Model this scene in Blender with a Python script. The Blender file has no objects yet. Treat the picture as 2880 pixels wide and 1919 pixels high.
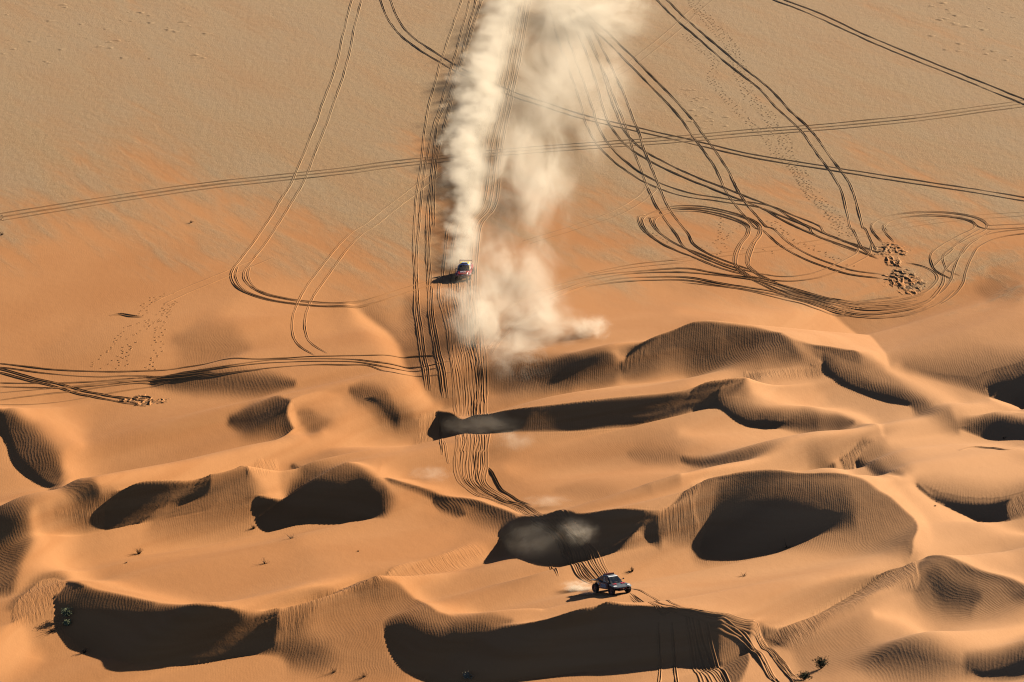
import bpy, bmesh, math, random
import numpy as np
from mathutils import Vector, Matrix, noise as mnoise
random.seed(7)
scene = bpy.context.scene
R = math.radians

# ------------------------------------------------------------ camera, light, exposure
SUN_EL = R(20.0)
SUN_DIR = Vector((0.79, 0.613, 0)).normalized()          # horizontal direction towards the sun
cam_data = bpy.data.cameras.new("camera")
cam_data.sensor_width = 36.0
cam_data.lens = 36.0 * 11321.0 / 2880.0
cam_data.clip_start = 1.0
cam_data.clip_end = 20000.0
cam = bpy.data.objects.new("camera", cam_data)
cam.location = (0.0, -512.6, 170.0)
cam.rotation_euler = (R(90.0 - 18.35), 0.0, 0.0)
scene.collection.objects.link(cam)
scene.camera = cam

world = bpy.data.worlds.new("World")
scene.world = world
world.use_nodes = True
wn = world.node_tree.nodes
sky = wn.new("ShaderNodeTexSky")
sky.sky_type = 'NISHITA'
sky.sun_disc = False
sky.sun_elevation = SUN_EL
sky.sun_rotation = math.atan2(SUN_DIR.x, SUN_DIR.y)
sky.air_density = 0.3
sky.dust_density = 0.3
bg = wn["Background"]
bg.inputs["Strength"].default_value = 0.05
world.node_tree.links.new(sky.outputs[0], bg.inputs["Color"])

sun_data = bpy.data.lights.new("sun", 'SUN')
sun_data.energy = 5.0
sun_data.angle = R(0.5)
sun_data.color = (1.0, 0.88, 0.70)
sun = bpy.data.objects.new("sun", sun_data)
sd = Vector((SUN_DIR.x * math.cos(SUN_EL), SUN_DIR.y * math.cos(SUN_EL), math.sin(SUN_EL)))
sun.rotation_euler = sd.to_track_quat('Z', 'Y').to_euler()
sun.location = sd * 300
scene.collection.objects.link(sun)

vs = scene.view_settings
vs.view_transform = 'Standard'
vs.look = 'None'
vs.exposure = 1.32
vs.gamma = 1.0
vs.use_curve_mapping = False
cy = scene.cycles
cy.max_bounces = 6
cy.filter_width = 1.15
cy.diffuse_bounces = 0
cy.volume_bounces = 1
cy.use_denoising = True
cy.denoiser = 'OPENIMAGEDENOISE'
cy.denoising_prefilter = 'ACCURATE'
col = scene.collection

# ------------------------------------------------------------ helpers
def tag(o, label=None, cat=None, group=None, kind=None):
    if label: o["label"] = label
    if cat: o["category"] = cat
    if group: o["group"] = group
    if kind: o["kind"] = kind
    return o

def link(name, me, mat=None, parent=None):
    o = bpy.data.objects.new(name, me)
    col.objects.link(o)
    if mat is not None: me.materials.append(mat)
    if parent is not None: o.parent = parent
    return o

def mesh_from(name, verts, faces, mat=None, parent=None, smooth=False):
    me = bpy.data.meshes.new(name)
    me.from_pydata([tuple(v) for v in verts], [], faces)
    me.update()
    if smooth: me.polygons.foreach_set("use_smooth", [True] * len(me.polygons))
    return link(name, me, mat, parent)

def empty(name, loc=(0, 0, 0)):
    o = bpy.data.objects.new(name, None)
    o.location = loc
    o.empty_display_size = 0.3
    col.objects.link(o)
    return o

class NT:
    """small shader-node writer"""
    def __init__(s, name):
        s.m = bpy.data.materials.new(name); s.m.use_nodes = True
        s.t = s.m.node_tree; s.n = s.t.nodes; s.n.clear()
        s.out = s.n.new("ShaderNodeOutputMaterial")
    def node(s, typ, **kw):
        n = s.n.new(typ)
        for k, v in kw.items():
            if k.startswith("i_"): n.inputs[k[2:].replace("_", " ")].default_value = v
            else: setattr(n, k, v)
        return n
    def ln(s, a, b): s.t.links.new(a, b)
    def put(s, sock, v):
        if isinstance(v, (int, float)): sock.default_value = v
        elif isinstance(v, tuple): sock.default_value = v if len(v) == len(sock.default_value) else tuple(v) + (1.0,)
        else: s.ln(v, sock)
    def math(s, op, a, b=None, c=None, clamp=False):
        n = s.n.new("ShaderNodeMath"); n.operation = op; n.use_clamp = clamp
        s.put(n.inputs[0], a)
        if b is not None: s.put(n.inputs[1], b)
        if c is not None: s.put(n.inputs[2], c)
        return n.outputs[0]
    def vmath(s, op, a, b=None):
        n = s.n.new("ShaderNodeVectorMath"); n.operation = op
        s.put(n.inputs[0], a)
        if b is not None: s.put(n.inputs[1], b)
        return n.outputs[1] if op in ('LENGTH', 'DISTANCE', 'DOT_PRODUCT') else n.outputs[0]
    def mix(s, f, a, b, blend='MIX'):
        n = s.n.new("ShaderNodeMix"); n.data_type = 'RGBA'; n.blend_type = blend
        s.put(n.inputs[0], f); s.put(n.inputs[6], a); s.put(n.inputs[7], b)
        return n.outputs[2]
    def noise(s, vec, scale, detail=3.0, rough=0.55, dist=0.0):
        n = s.n.new("ShaderNodeTexNoise"); s.ln(vec, n.inputs["Vector"])
        n.inputs["Scale"].default_value = scale; n.inputs["Detail"].default_value = detail
        n.inputs["Roughness"].default_value = rough; n.inputs["Distortion"].default_value = dist
        return n.outputs["Fac"]
    def voro(s, vec, scale, feature='F1', rnd=1.0, out="Distance"):
        n = s.n.new("ShaderNodeTexVoronoi"); n.feature = feature; s.ln(vec, n.inputs["Vector"])
        n.inputs["Scale"].default_value = scale; n.inputs["Randomness"].default_value = rnd
        return n.outputs[out]
    def ramp(s, f, lo, hi, a=0.0, b=1.0, smooth=True):
        n = s.n.new("ShaderNodeMapRange"); n.interpolation_type = 'SMOOTHSTEP' if smooth else 'LINEAR'
        s.put(n.inputs[0], f)
        for i, v in enumerate((lo, hi, a, b)): s.put(n.inputs[i + 1], v)
        return n.outputs[0]
    def attr(s, name, out="Fac"):
        n = s.n.new("ShaderNodeAttribute"); n.attribute_name = name
        return n.outputs[out]
    def pos(s):
        return s.n.new("ShaderNodeNewGeometry").outputs["Position"]
    def scaled(s, vec, sc, rot=0.0):
        n = s.n.new("ShaderNodeMapping"); s.ln(vec, n.inputs["Vector"])
        n.inputs["Scale"].default_value = sc; n.inputs["Rotation"].default_value = (0, 0, rot)
        return n.outputs[0]
    def bump(s, h, strength=1.0, dist=1.0, nrm=None):
        n = s.n.new("ShaderNodeBump"); s.ln(h, n.inputs["Height"])
        n.inputs["Strength"].default_value = strength; n.inputs["Distance"].default_value = dist
        if nrm is not None: s.ln(nrm, n.inputs["Normal"])
        return n.outputs[0]
    def bsdf(s, base, rough=0.9, nrm=None, metal=0.0, spec=0.2, **kw):
        n = s.n.new("ShaderNodeBsdfPrincipled")
        s.put(n.inputs["Base Color"], base); s.put(n.inputs["Roughness"], rough)
        n.inputs["Metallic"].default_value = metal; n.inputs["Specular IOR Level"].default_value = spec
        for k, v in kw.items(): s.put(n.inputs[k.replace("_", " ")], v)
        if nrm is not None: s.ln(nrm, n.inputs["Normal"])
        s.ln(n.outputs[0], s.out.inputs["Surface"])
        return n


# ------------------------------------------------------------ dune relief: slip faces and flanks laid out on the ground (metres),
# each with the slope it has towards the sun; heights come from integrating those slopes

EL=math.radians(20.0); SX,SY=0.79,0.613
_h=math.hypot(SX,SY); SX/=_h; SY/=_h
H=0.2; GX0,GX1,GY0,GY1=-112.0,112.0,-152.0,136.0
NX=int((GX1-GX0)/H)+1; NY=int((GY1-GY0)/H)+1
gx=GX0+H*np.arange(NX); gy=GY0+H*np.arange(NY)
MY=0.36                                  # strokes are measured with depth shortened
def curve(pts,closed,n=6):
    """Catmull-Rom through control points (all columns)."""
    P=np.array(pts,float); N=len(P); out=[]
    rng=range(N) if closed else range(N-1)
    for i in rng:
        if closed: a,b,c,d=P[(i-1)%N],P[i],P[(i+1)%N],P[(i+2)%N]
        else: a,b,c,d=P[max(i-1,0)],P[i],P[i+1],P[min(i+2,N-1)]
        for k in range(n):
            t=k/n
            out.append(0.5*(2*b+(c-a)*t+(2*a-5*b+4*c-d)*t*t+(3*b-a-3*c+d)*t**3))
    if not closed: out.append(P[-1])
    return np.array(out)
def smooth(t):
    t=np.clip(t,0,1); return t*t*(3-2*t)
def seg_dist(px,py,Q,closed):
    """distance to a polyline, its width at the nearest point, inside flag, side (left > 0) and place along it"""
    best=np.full(px.shape,1e9); fe=np.zeros(px.shape); side=np.zeros(px.shape); al=np.zeros(px.shape)
    M=len(Q); inside=np.zeros(px.shape,bool)
    for i in range(M if closed else M-1):
        a=Q[i]; b=Q[(i+1)%M]
        ax,ay=a[0],a[1]*MY; bx,by=b[0],b[1]*MY
        dx,dy=bx-ax,by-ay; L2=dx*dx+dy*dy+1e-12
        t=np.clip(((px-ax)*dx+(py-ay)*dy)/L2,0,1)
        d=(px-ax-t*dx)**2+(py-ay-t*dy)**2
        m=d<best; best=np.where(m,d,best)
        fe=np.where(m,a[2]+(b[2]-a[2])*t,fe)
        if closed:
            c=((ay>py)!=(by>py))&(px<(bx-ax)*(py-ay)/(by-ay+1e-15)+ax)
            inside^=c
        else:
            side=np.where(m,np.sign(dx*(py-ay)-dy*(px-ax)),side); al=np.where(m,(i+t)/(M-1),al)
    return np.sqrt(best),fe,inside,side,al
def paint(prims,V):
    for kind,val,w,al,pts in prims:
        cl=kind=='p'
        w0=max(w) if kind=='c' else w
        pts=[tuple(p)+(w0,) if len(p)<3 else tuple(p) for p in pts]
        Q=curve(pts,cl,4)
        if kind=='s':
            t=np.linspace(0,1,len(Q)); Q[:,2]*=0.3+0.7*smooth(np.minimum(t,1-t)/0.3)
        Q[:,2]=np.maximum(Q[:,2],0.1)
        R_=Q[:,2].max()*(1.0 if cl else 3.4)
        i0=max(int((Q[:,0].min()-R_-GX0)/H),0); i1=min(int((Q[:,0].max()+R_-GX0)/H)+2,NX)
        j0=max(int((Q[:,1].min()-R_/MY-GY0)/H),0); j1=min(int((Q[:,1].max()+R_/MY-GY0)/H)+2,NY)
        if i1<=i0 or j1<=j0: continue
        px,py=np.meshgrid(gx[i0:i1],gy[j0:j1]*MY)
        d,fe,ins,side,along=seg_dist(px,py,Q,cl)
        S=V[j0:j1,i0:i1]
        if kind=='c':                    # crest: different tone and width on the left and right of the line
            f=smooth(0.5+side*d/(2*al)); tp=smooth(np.minimum(along,1-along)/0.12)
            for v,ww,g in ((val[0],w[0],f),(val[1],w[1],1-f)):
                if ww<=0: continue
                a=g*tp*np.exp(-(d/ww)**2)
                S=S*(1-a)+v*a
            V[j0:j1,i0:i1]=S
            continue
        a=smooth(0.5+np.where(ins,d,-d)/fe*0.8) if cl else al*np.exp(-(d/fe)**2/1.9)
        V[j0:j1,i0:i1]=S*(1-a)+val*a
    return V
def blur(V,r=1):
    for k in range(r):
        V=np.pad(V,1,mode='edge'); V=(V[1:-1,:-2]+2*V[1:-1,1:-1]+V[1:-1,2:])/4
    return V
def lin(v): 
    v=np.asarray(v)/255.0
    return np.where(v<0.04045,v/12.92,((v+0.055)/1.055)**2.4)
MARG,GAIN=3.0,2.0
LAM,MU=0.03,(2*math.pi/160.0)**2
def solve(g):
    """height whose slope toward the sun is g (least squares, Fourier)"""
    ny=1<<int(math.ceil(math.log2(NY*1.1))); nx=1<<int(math.ceil(math.log2(NX*1.1)))
    G=np.zeros((ny,nx)); G[:NY,:NX]=g
    kx=2*math.pi*np.fft.rfftfreq(nx,H)[None,:]; ky=2*math.pi*np.fft.fftfreq(ny,H)[:,None]
    ks=kx*SX+ky*SY; kt=-kx*SY+ky*SX
    Z=-1j*ks*np.fft.rfft2(G)/(ks*ks+LAM*kt*kt+MU)
    z=np.fft.irfft2(Z,(ny,nx))[:NY,:NX]
    return z
def heights(prims,base=192.0,iters=8):
    V=paint(prims,np.full((NY,NX),base))
    I=lin(np.where(V<base,base*(V/base)**1.3,V))/lin(base)*math.sin(EL)
    tgt=np.arcsin(np.clip(I,-.9,.62))
    dark=smooth((60-V)/35.0)
    tgt=tgt-np.radians(np.interp(V,[20,34,46,62],[MARG,MARG,MARG*.6,0]))
    wx=smooth(np.minimum(gx-GX0,GX1-gx)/12.0)[None,:]; wy=smooth(np.minimum(gy-GY0,GY1-gy)/14.0)[:,None]
    W=wx*wy
    acc=np.tan(EL-tgt)*W
    for k in range(iters):
        z=solve(acc)
        zy,zx=np.gradient(z,H)
        n=np.sqrt(1+zx*zx+zy*zy)
        act=np.arcsin(np.clip((math.sin(EL)-math.cos(EL)*(zx*SX+zy*SY))/n,-1,1))
        e=act-tgt
        e=np.where(dark>.3,GAIN*np.maximum(act-0.5*tgt,0)+np.minimum(act+math.radians(24.0),0),e)
        if k<iters-1: acc=np.clip(acc+0.8*np.tan(np.clip(e,-.5,.5))*W,-1.2,2.5)
    return z,V,e
def sample(Z,x,y):
    fx=np.clip((np.asarray(x)-GX0)/H,0,NX-1.001); fy=np.clip((np.asarray(y)-GY0)/H,0,NY-1.001)
    i=fx.astype(int); j=fy.astype(int); a=fx-i; b=fy-j
    return (Z[j,i]*(1-a)+Z[j,i+1]*a)*(1-b)+(Z[j+1,i]*(1-a)+Z[j+1,i+1]*a)*b

# ('p' = face outline with edge softness per corner, 's' = flank stroke, 'c' = crest line with its two sides), tone = how far the face turns from the sun
DUNES=[
('s',184,3.02,0.8,[(-57.53,-45.1),(-48.33,-41.96),(-36.12,-51.67)]),
('s',206,4.76,0.8,[(-45.66,-71.28),(-36.34,-75.15),(-27.11,-79.38)]),
('s',214,3.95,0.8,[(-23.52,-73.93),(-14.48,-75.57),(-7.39,-71.22)]),
('s',212,4.61,0.9,[(6.85,-87.19),(15.39,-92.91),(24.23,-94.46),(34.93,-89.34),(41.54,-83.48)]),
('s',180,2.2,0.8,[(-2.07,-43.24),(9.43,-40.48),(20.99,-39.43)]),
('s',182,3.55,0.7,[(-61.95,-4.88),(-49.49,-6.7)]),
('s',184,2.82,0.7,[(-55.29,-30.07),(-44.9,-36.78),(-35.36,-35.04)]),
('s',206,5.55,0.8,[(8.29,11.99),(16.68,9.84),(23.14,13.5)]),
('s',184,3.67,0.7,[(55.45,15.36),(62.58,3.62),(69.04,5.46)]),
('s',222,3.93,0.9,[(46.67,-75.78),(51.04,-77.05),(56.72,-81.77)]),
('s',222,4.22,0.9,[(50.17,-39.44),(54.75,-50),(62.28,-50.33)]),
('s',222,3.2,0.8,[(-61.46,-66.9),(-56.43,-70.51),(-51.17,-69.29)]),
('s',168,2.26,1,[(-44.87,-0.41),(-40.55,-3.01),(-35.33,-4.1)]),
('s',212,4.15,0.7,[(-38.32,10.07),(-32.08,11.4),(-25.43,4.04)]),
('s',85,0.87,0.8,[(-46.74,-15.27),(-38.56,-16.77),(-33.39,-19.15),(-28.32,-20.52)]),
('s',55,1.07,1,[(-35.56,-31.88),(-32.57,-32.62),(-30.64,-32.09),(-28.75,-30.81)]),
('p',215,1.13,1,[(-28.33,-31.39,0.18),(-27.26,-29.19,0.27),(-25.42,-26.76,0.36),(-23.7,-25.64,0.36),(-21.8,-25.45,0.68),(-21.64,-29.43,1.36),(-25.86,-30.22,1.02),(-27.31,-32.48,0.36),(-27.52,-35.97,0.36),(-28.22,-33.68,0.18)]),
('p',150,1.13,1,[(-27.32,-32.28,0.36),(-25.82,-30.96,0.68),(-23.79,-32.8,1.01),(-21.45,-34.57,1.34),(-21.35,-37.12,0.67),(-23.61,-37.19,0.67),(-25.8,-35.81,0.67)]),
('s',240,0.77,1,[(-28.43,-31.44),(-28.09,-34.32),(-27.08,-37.28),(-25.39,-40.2)]),
('s',238,2.25,1,[(-66.61,-26.95),(-62.01,-30.89),(-59.04,-31.35),(-56.31,-35.04),(-53.71,-41.49)]),
('s',240,1.68,1,[(-22.25,15.66),(-17.95,7.16),(-15.39,-2.38),(-13.91,-11.85),(-11.69,-21.02),(-9.24,-24.96)]),
('s',160,2.09,1,[(-14.23,18),(-12.69,6.37),(-11.61,-5.58),(-10.18,-16.14),(-8.28,-22.59)]),
('s',150,1.83,0.7,[(-12.4,12.17),(-10.65,-2.23),(-9.41,-14.03)]),
('s',226,1.75,1,[(-2.14,-19.23),(5.86,-18.78),(13.93,-16.15),(22.49,-12.07)]),
('s',165,1.39,1,[(-3.14,-18.16),(1.86,-17.81),(5.87,-17.1)]),
('s',120,0.93,1,[(-4.16,-16.48),(0.86,-16.12),(5.88,-16.58),(8.89,-16.32)]),
('s',108,0.64,1,[(-0.14,-16.06),(5.88,-16.74),(9.9,-15.84),(13.16,-14.21),(15.22,-12.25)]),
('p',112,1.17,1,[(15.65,-11.33,0.14),(17.3,-10.12,0.14),(20.2,-8.37,0.14),(22.64,-6.75,0.14),(24.66,-5.68,0.14),(28.85,-3.83,0.14),(33.03,-2.74,0.14),(35.37,-4.67,0.19),(36.82,-7.52,0.19),(37.97,-8.76,1.06),(39.81,-9,1.41),(40.76,-9.99,1.41),(36.57,-12.03,2.1),(30.46,-12.76,2.1),(22.49,-10.3,2.11),(18.04,-13.39,1.4),(15.58,-14.7,1.05),(14.36,-14.68,0.7),(14.41,-12.45,0.23)]),
('s',72,0.83,0.6,[(28.83,-4.55),(32.93,-4.67),(35.56,-8.28),(37.88,-10.2)]),
('s',238,1.86,1,[(-23.34,-37.2),(-19.5,-36.86),(-15.55,-39.36),(-11.79,-35.27)]),
('s',125,0.69,1,[(-20.73,-23.99),(-17.9,-25.79),(-15.28,-28.01)]),
('p',125,1.14,1,[(-19.9,-25.17,0.27),(-16.89,-26.7,1.36),(-13.9,-28.19,1.7),(-12.12,-29.02,1.02),(-13.28,-29.82,2.03),(-15.83,-29.63,2.04),(-17.84,-27.91,1.36)]),
('p',35,1.14,1,[(-18.88,-26.14,0.18),(-17.49,-26.37,0.27),(-16.07,-27.92,0.82),(-14.65,-29.44,1.36),(-15.85,-28.74,0.82),(-17.46,-27.37,0.36)]),
('p',190,1.13,1,[(-11.85,-28.02,0.23),(-11.18,-26.91,0.18),(-10.01,-26.12,0.18),(-9.23,-25.82,0.18),(-9.3,-27.67,0.36),(-9.74,-30.84,1.02),(-10.66,-33.43,1.35),(-12.19,-34.97,2.02)]),
('s',222,2.77,0.8,[(23.28,9.74),(29.6,9.94),(36.11,12.84),(42.63,14.73)]),
('s',175,2.36,0.8,[(50.85,-6.74),(57.48,-5.8),(63.7,-5.02)]),
('s',165,2.51,0.8,[(66.65,30.03),(71.72,24.28)]),
('p',240,1.23,1,[(41.76,17.67,2.95),(44.95,17.09,0.88),(47.8,12.66,0.39),(49.12,1.58,0.38),(49.66,-6.22,0.38),(49.7,-9.25,0.84),(46.89,-9.8,1.05),(44.98,-8,0.38),(42.97,-7.54,0.28),(38.86,-7.7,0.28),(35.99,-4.62,0.85),(33.03,-2.63,0.85),(28.95,-2.02,0.86),(29.28,4.03,2.88),(35.92,9.82,2.91)]),
('p',115,1.18,1,[(36.85,-7.18,0.19),(38.84,-7.9,0.14),(41.94,-7.59,0.14),(44.17,-7.86,0.14),(45.59,-8.1,0.14),(46.51,-9.49,1.41),(46.63,-13.11,2.8),(43.74,-11.19,2.81),(41.84,-9.17,1.76),(39.83,-8.53,1.06)]),
('s',175,0.35,1,[(35.72,-5.68),(37.99,-8.51),(40.34,-10.12)]),
('p',165,1.17,1,[(46.98,-8.77,1.41),(48.86,-10.75,1.4),(52.6,-14.34,1.74),(55.15,-19.11,1.73),(52.14,-19.21,2.07),(48.48,-15.3,2.09),(45.68,-12.35,2.1)]),
('s',232,1.34,1,[(49.55,-9.92),(52.72,-13.05),(56.28,-17.92),(58.63,-23.91),(61.72,-23.03),(65.69,-25.76)]),
('p',120,1.18,1,[(52.18,-7.88,2.12),(57.2,-8.69,3.52),(61.3,-8.41,4.23),(67.81,-7.67,3.53),(67.33,-11.81,1.4),(63.92,-12.29,1.4),(61.99,-13.5,1.4),(62.32,-16.07,0.37),(58.83,-12.91,1.05),(55.02,-10.31,1.05)]),
('p',26,1.16,1,[(61.97,-13.69,0.84),(63.93,-12.27,1.54),(65.96,-12.02,1.75),(69.67,-11.26,1.4),(68.16,-23.91,0.18),(66.56,-19,0.18),(64.75,-17.92,0.18),(63.42,-17.19,0.19),(62.49,-16.43,0.14),(62.49,-15.51,0.23),(62.23,-14.16,0.37)]),
('s',248,0.62,1,[(62.41,-17.18),(64.2,-19.13),(66.58,-18.91)]),
('p',165,1.16,1,[(30.22,-17,0.19),(31.15,-14.83,0.23),(34.45,-13.62,0.28),(39.24,-11.73,0.23),(39.29,-10.87,0.23),(40.4,-9.59,0.19),(40.87,-10.21,0.19),(40.83,-12.24,0.28),(39.98,-12.91,0.7),(35.17,-15.33,0.84),(32.19,-17.75,0.83),(30.41,-20.7,0.23)]),
('s',218,1.92,1,[(31.94,-21.9),(36.07,-20.1),(40.19,-18.73)]),
('p',148,1.14,1,[(29.89,-22.81,0.37),(30.82,-24.01,0.37),(33.77,-24.75,0.82),(38.64,-26.07,0.82),(42.47,-27.65,1.02),(45.03,-32.24,2.03),(41.24,-31.1,2.71),(37.49,-28.66,2.04),(31.59,-28.28,1.7),(27.69,-27.25,1.7),(27.38,-25.42,1.71)]),
('s',244,0.88,1,[(30.32,-17.12),(30.72,-22.27),(33.01,-24.16),(37.74,-24.75),(42.67,-25.19),(45.32,-28.95),(46.63,-36.24)]),
('s',105,0.74,1,[(35.55,-28.22),(39.41,-29.33),(43.3,-29.67)]),
('p',26,1.17,1,[(40.82,-10.91,0.23),(41.13,-9.4,0.84),(41.98,-10.22,1.41),(43.64,-12.68,1.75),(46.54,-14.46,1.74),(49.38,-16.56,1.74),(52.08,-19.97,2.07),(53.13,-21.49,2.07),(51.57,-21.17,0.23),(50.08,-20.14,0.18),(48.59,-18.95,0.18),(46.39,-16.56,0.19),(44.5,-14.87,0.19),(42.56,-13.78,0.19),(41.42,-12.69,0.19),(40.86,-11.84,0.19)]),
('s',80,1.03,1,[(51.98,-20.99),(54.3,-27.52),(56.63,-30.01)]),
('p',28,1.13,1,[(56.7,-29.39,1.36),(57.8,-28.21,1.02),(59.23,-27.69,0.82),(61.24,-27.23,1.36),(63.08,-28.32,1.36),(67.03,-32.76,1.01),(66.55,-36.7,0.18),(64.65,-34.52,0.18),(61.65,-32.57,0.18),(59.86,-31.16,0.18),(58.63,-29.84,0.18),(57.1,-29.38,0.36)]),
('s',222,1.7,1,[(21.46,-35.83),(27.29,-35.68),(35.34,-31.66),(40.51,-39.78),(45.59,-36.83)]),
('s',228,2.2,1,[(47.5,-37.37),(52.76,-33.36),(58.18,-37.23),(63.69,-41.96)]),
('p',31,1.14,1,[(-9.62,-25.74,0.18),(-8.03,-26.83,0.18),(-6.82,-28.92,0.23),(-4.03,-33.04,0.22),(-2.85,-34.33,0.13),(-0.14,-35.59,0.13),(3.73,-36.3,0.13),(9.56,-34.44,0.13),(15.46,-31.59,0.14),(21.73,-28.13,0.14),(23.77,-26.55,0.14),(26.8,-24.86,0.14),(28.43,-23.9,0.14),(29.85,-23.32,0.37),(27.8,-24.74,1.71),(26.76,-26.14,1.71),(27.3,-27.38,1.7),(29.6,-28.7,1.7),(32.58,-28.38,1.36),(35.55,-28.2,1.7),(38.46,-28.96,2.72),(35.5,-29.1,1.02),(33.91,-29.51,0.18),(31.91,-30.02,0.18),(29.93,-30.19,0.18),(28.19,-29.53,0.18),(26.67,-28.28,0.18),(25.11,-27.89,0.18),(23.32,-28.34,0.18),(21.71,-29.39,0.18),(17.42,-32.12,0.18),(13.47,-34.14,0.18),(7.59,-37.23,0.18),(1.79,-39.53,0.18),(-2.83,-39.76,0.18),(-5.94,-37,0.22),(-7.96,-31.84,0.23),(-8.97,-29.75,0.23),(-9.3,-27.37,0.23)]),
('s',238,1.44,0.9,[(-48.88,-66.27),(-44.5,-62.56),(-38.57,-56.56),(-33.18,-51.16),(-30.77,-47.4),(-28.14,-43.57),(-21.4,-37.6)]),
('s',238,2.2,1,[(-59.64,-38.15),(-57.06,-44.18),(-54.02,-51.36),(-50.52,-64.63)]),
('s',228,3.16,0.8,[(-58.66,-73.19),(-55.32,-72.75),(-51.88,-71.72)]),
('s',120,1.24,1,[(-63.1,-33.38),(-58.67,-43.44),(-55.34,-51.52)]),
('s',125,0.75,1,[(-55.8,-55.85),(-51.84,-66.18),(-48.78,-67.63)]),
('p',27,1.13,1,[(-67.54,-28.91,0.36),(-65.01,-30.26,0.27),(-63.52,-31.34,2.03),(-61.6,-38.07,4.01),(-59.56,-44.13,3.96),(-57.51,-48.93,3.27),(-55.05,-54.3,3.24),(-55.54,-55,0.65),(-56.79,-53.86,0.22),(-58.83,-50.84,0.17),(-60.72,-47.56,0.17),(-62.13,-43.64,0.18),(-63.27,-38.85,0.18),(-64.44,-35.42,0.27),(-67.07,-32.93,0.67)]),
('s',58,2.7,1,[(-62.47,-73.39),(-59.52,-78.76),(-57.63,-85.74)]),
('s',110,1.54,1,[(-61.79,-79.31),(-58.91,-84.02),(-56.92,-88.92)]),
('s',242,1.58,1,[(-55.58,-73.84),(-53.4,-77.76),(-51.32,-82.48),(-49.48,-86.53),(-45.37,-92.44)]),
('p',172,1.05,1,[(-53.4,-70.61,1.57),(-51.52,-69.54,0.75),(-49.48,-68.09,0.34),(-47.82,-66.39,0.21),(-46.81,-65.58,0.21),(-47.47,-66.52,0.21),(-48.12,-67.72,0.21),(-48.15,-68.63,0.21),(-48.7,-69.58,0.94),(-49.79,-69.36,1.26),(-51.48,-70.24,1.57)]),
('p',132,1.07,1,[(-36.33,-59.26,0.17),(-34.93,-55.55,0.17),(-33.15,-56.75,0.17),(-32.02,-57.07,0.17),(-31.22,-58.22,1.93),(-30.94,-60.38,1.28),(-31.69,-63.69,3.18),(-37.03,-65.93,3.8),(-42.41,-66.86,3.16),(-40.79,-64.03,1.27),(-38.14,-62.4,0.64),(-36.39,-61.05,0.21)]),
('p',28,1.06,1,[(-47.06,-65.8,0.13),(-45.57,-65.09,0.13),(-42.58,-63.67,0.13),(-39.08,-61.71,0.13),(-36.29,-59.74,0.13),(-36.37,-61.31,0.17),(-39.02,-63.04,0.17),(-40.95,-64.23,0.17),(-43.18,-66.22,0.17),(-45.07,-67.65,0.17),(-46.65,-68.39,0.13),(-47.71,-68.6,0.13),(-48.18,-68.25,0.13),(-48.05,-67.31,0.13),(-47.55,-66.52,0.13)]),
('p',232,1.08,1,[(-32.11,-55.77,0.17),(-31.35,-50.21,0.26),(-30.22,-47.29,0.26),(-28.12,-47.64,0.98),(-28.12,-54.4,0.97),(-27.48,-59.49,0.34),(-28.93,-59.97,0.64),(-30.13,-58.09,0.77),(-31.45,-57.41,0.21)]),
('s',125,0.71,1,[(-27,-47.31),(-24.83,-52.77),(-20.63,-55.68),(-19.5,-55.99),(-16.88,-56.62),(-15.56,-57.2)]),
('p',25,1.07,1,[(-31.03,-60.46,0.13),(-30.42,-59.8,0.13),(-28.94,-59.84,0.13),(-27.31,-59.19,0.34),(-26.54,-56.12,1.61),(-24.73,-54.92,1.94),(-20.58,-57.04,1.61),(-19.46,-57.22,0.97),(-18.35,-57.03,0.97),(-16.86,-57.22,0.64),(-15.46,-57.54,0.21),(-14.21,-59.33,1.92),(-14.87,-62.33,2.23),(-15.36,-64.44,1.27),(-16.64,-64.76,0.21),(-18.5,-64.11,0.17),(-20.33,-64.27,0.17),(-23.82,-63.2,0.17),(-25.65,-63.32,0.17),(-27.45,-64.23,0.13),(-29.09,-64.35,0.13),(-30.24,-63.39,0.13),(-30.9,-61.52,0.13),(-31.08,-61.28,0.13)]),
('s',242,0.92,1,[(-48.32,-87.53),(-41.8,-93.77),(-36.28,-98.24),(-31.67,-102.79)]),
('p',105,1,1,[(-50.98,-91.91,0.6),(-50.15,-91.5,0.32),(-47.63,-93.95,0.72),(-43.98,-96.16,0.89),(-39.62,-98.94,0.89),(-43.79,-98.33,1.48),(-48.41,-96.69,1.49),(-50.83,-94.89,0.9)]),
('s',42,0.2,1,[(-50.94,-89.1),(-49.42,-91.73),(-48.08,-93.79)]),
('p',182,0.99,1,[(-55.53,-97.46,0.12),(-55.53,-95.32,0.12),(-54.95,-92.19,0.12),(-54.14,-88.72,0.12),(-53.09,-87.12,0.12),(-51.65,-87.42,0.12),(-50.31,-90,0.2),(-50.57,-92.46,0.32),(-51.02,-93.98,0.24),(-51.02,-95.65,0.16),(-50.83,-97.54,0.24),(-51.76,-97.66,0.89),(-53.21,-99.98,1.18),(-54.48,-100.76,1.18),(-55.12,-100.29,0.24)]),
('p',236,0.98,1,[(-55.09,-100.56,0.24),(-53.55,-100.05,1.48),(-52.46,-103.92,1.47),(-51.29,-107.01,1.75),(-53.56,-111.9,3.46),(-55.89,-114.44,3.44),(-56.95,-105.46,2.34)]),
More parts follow.
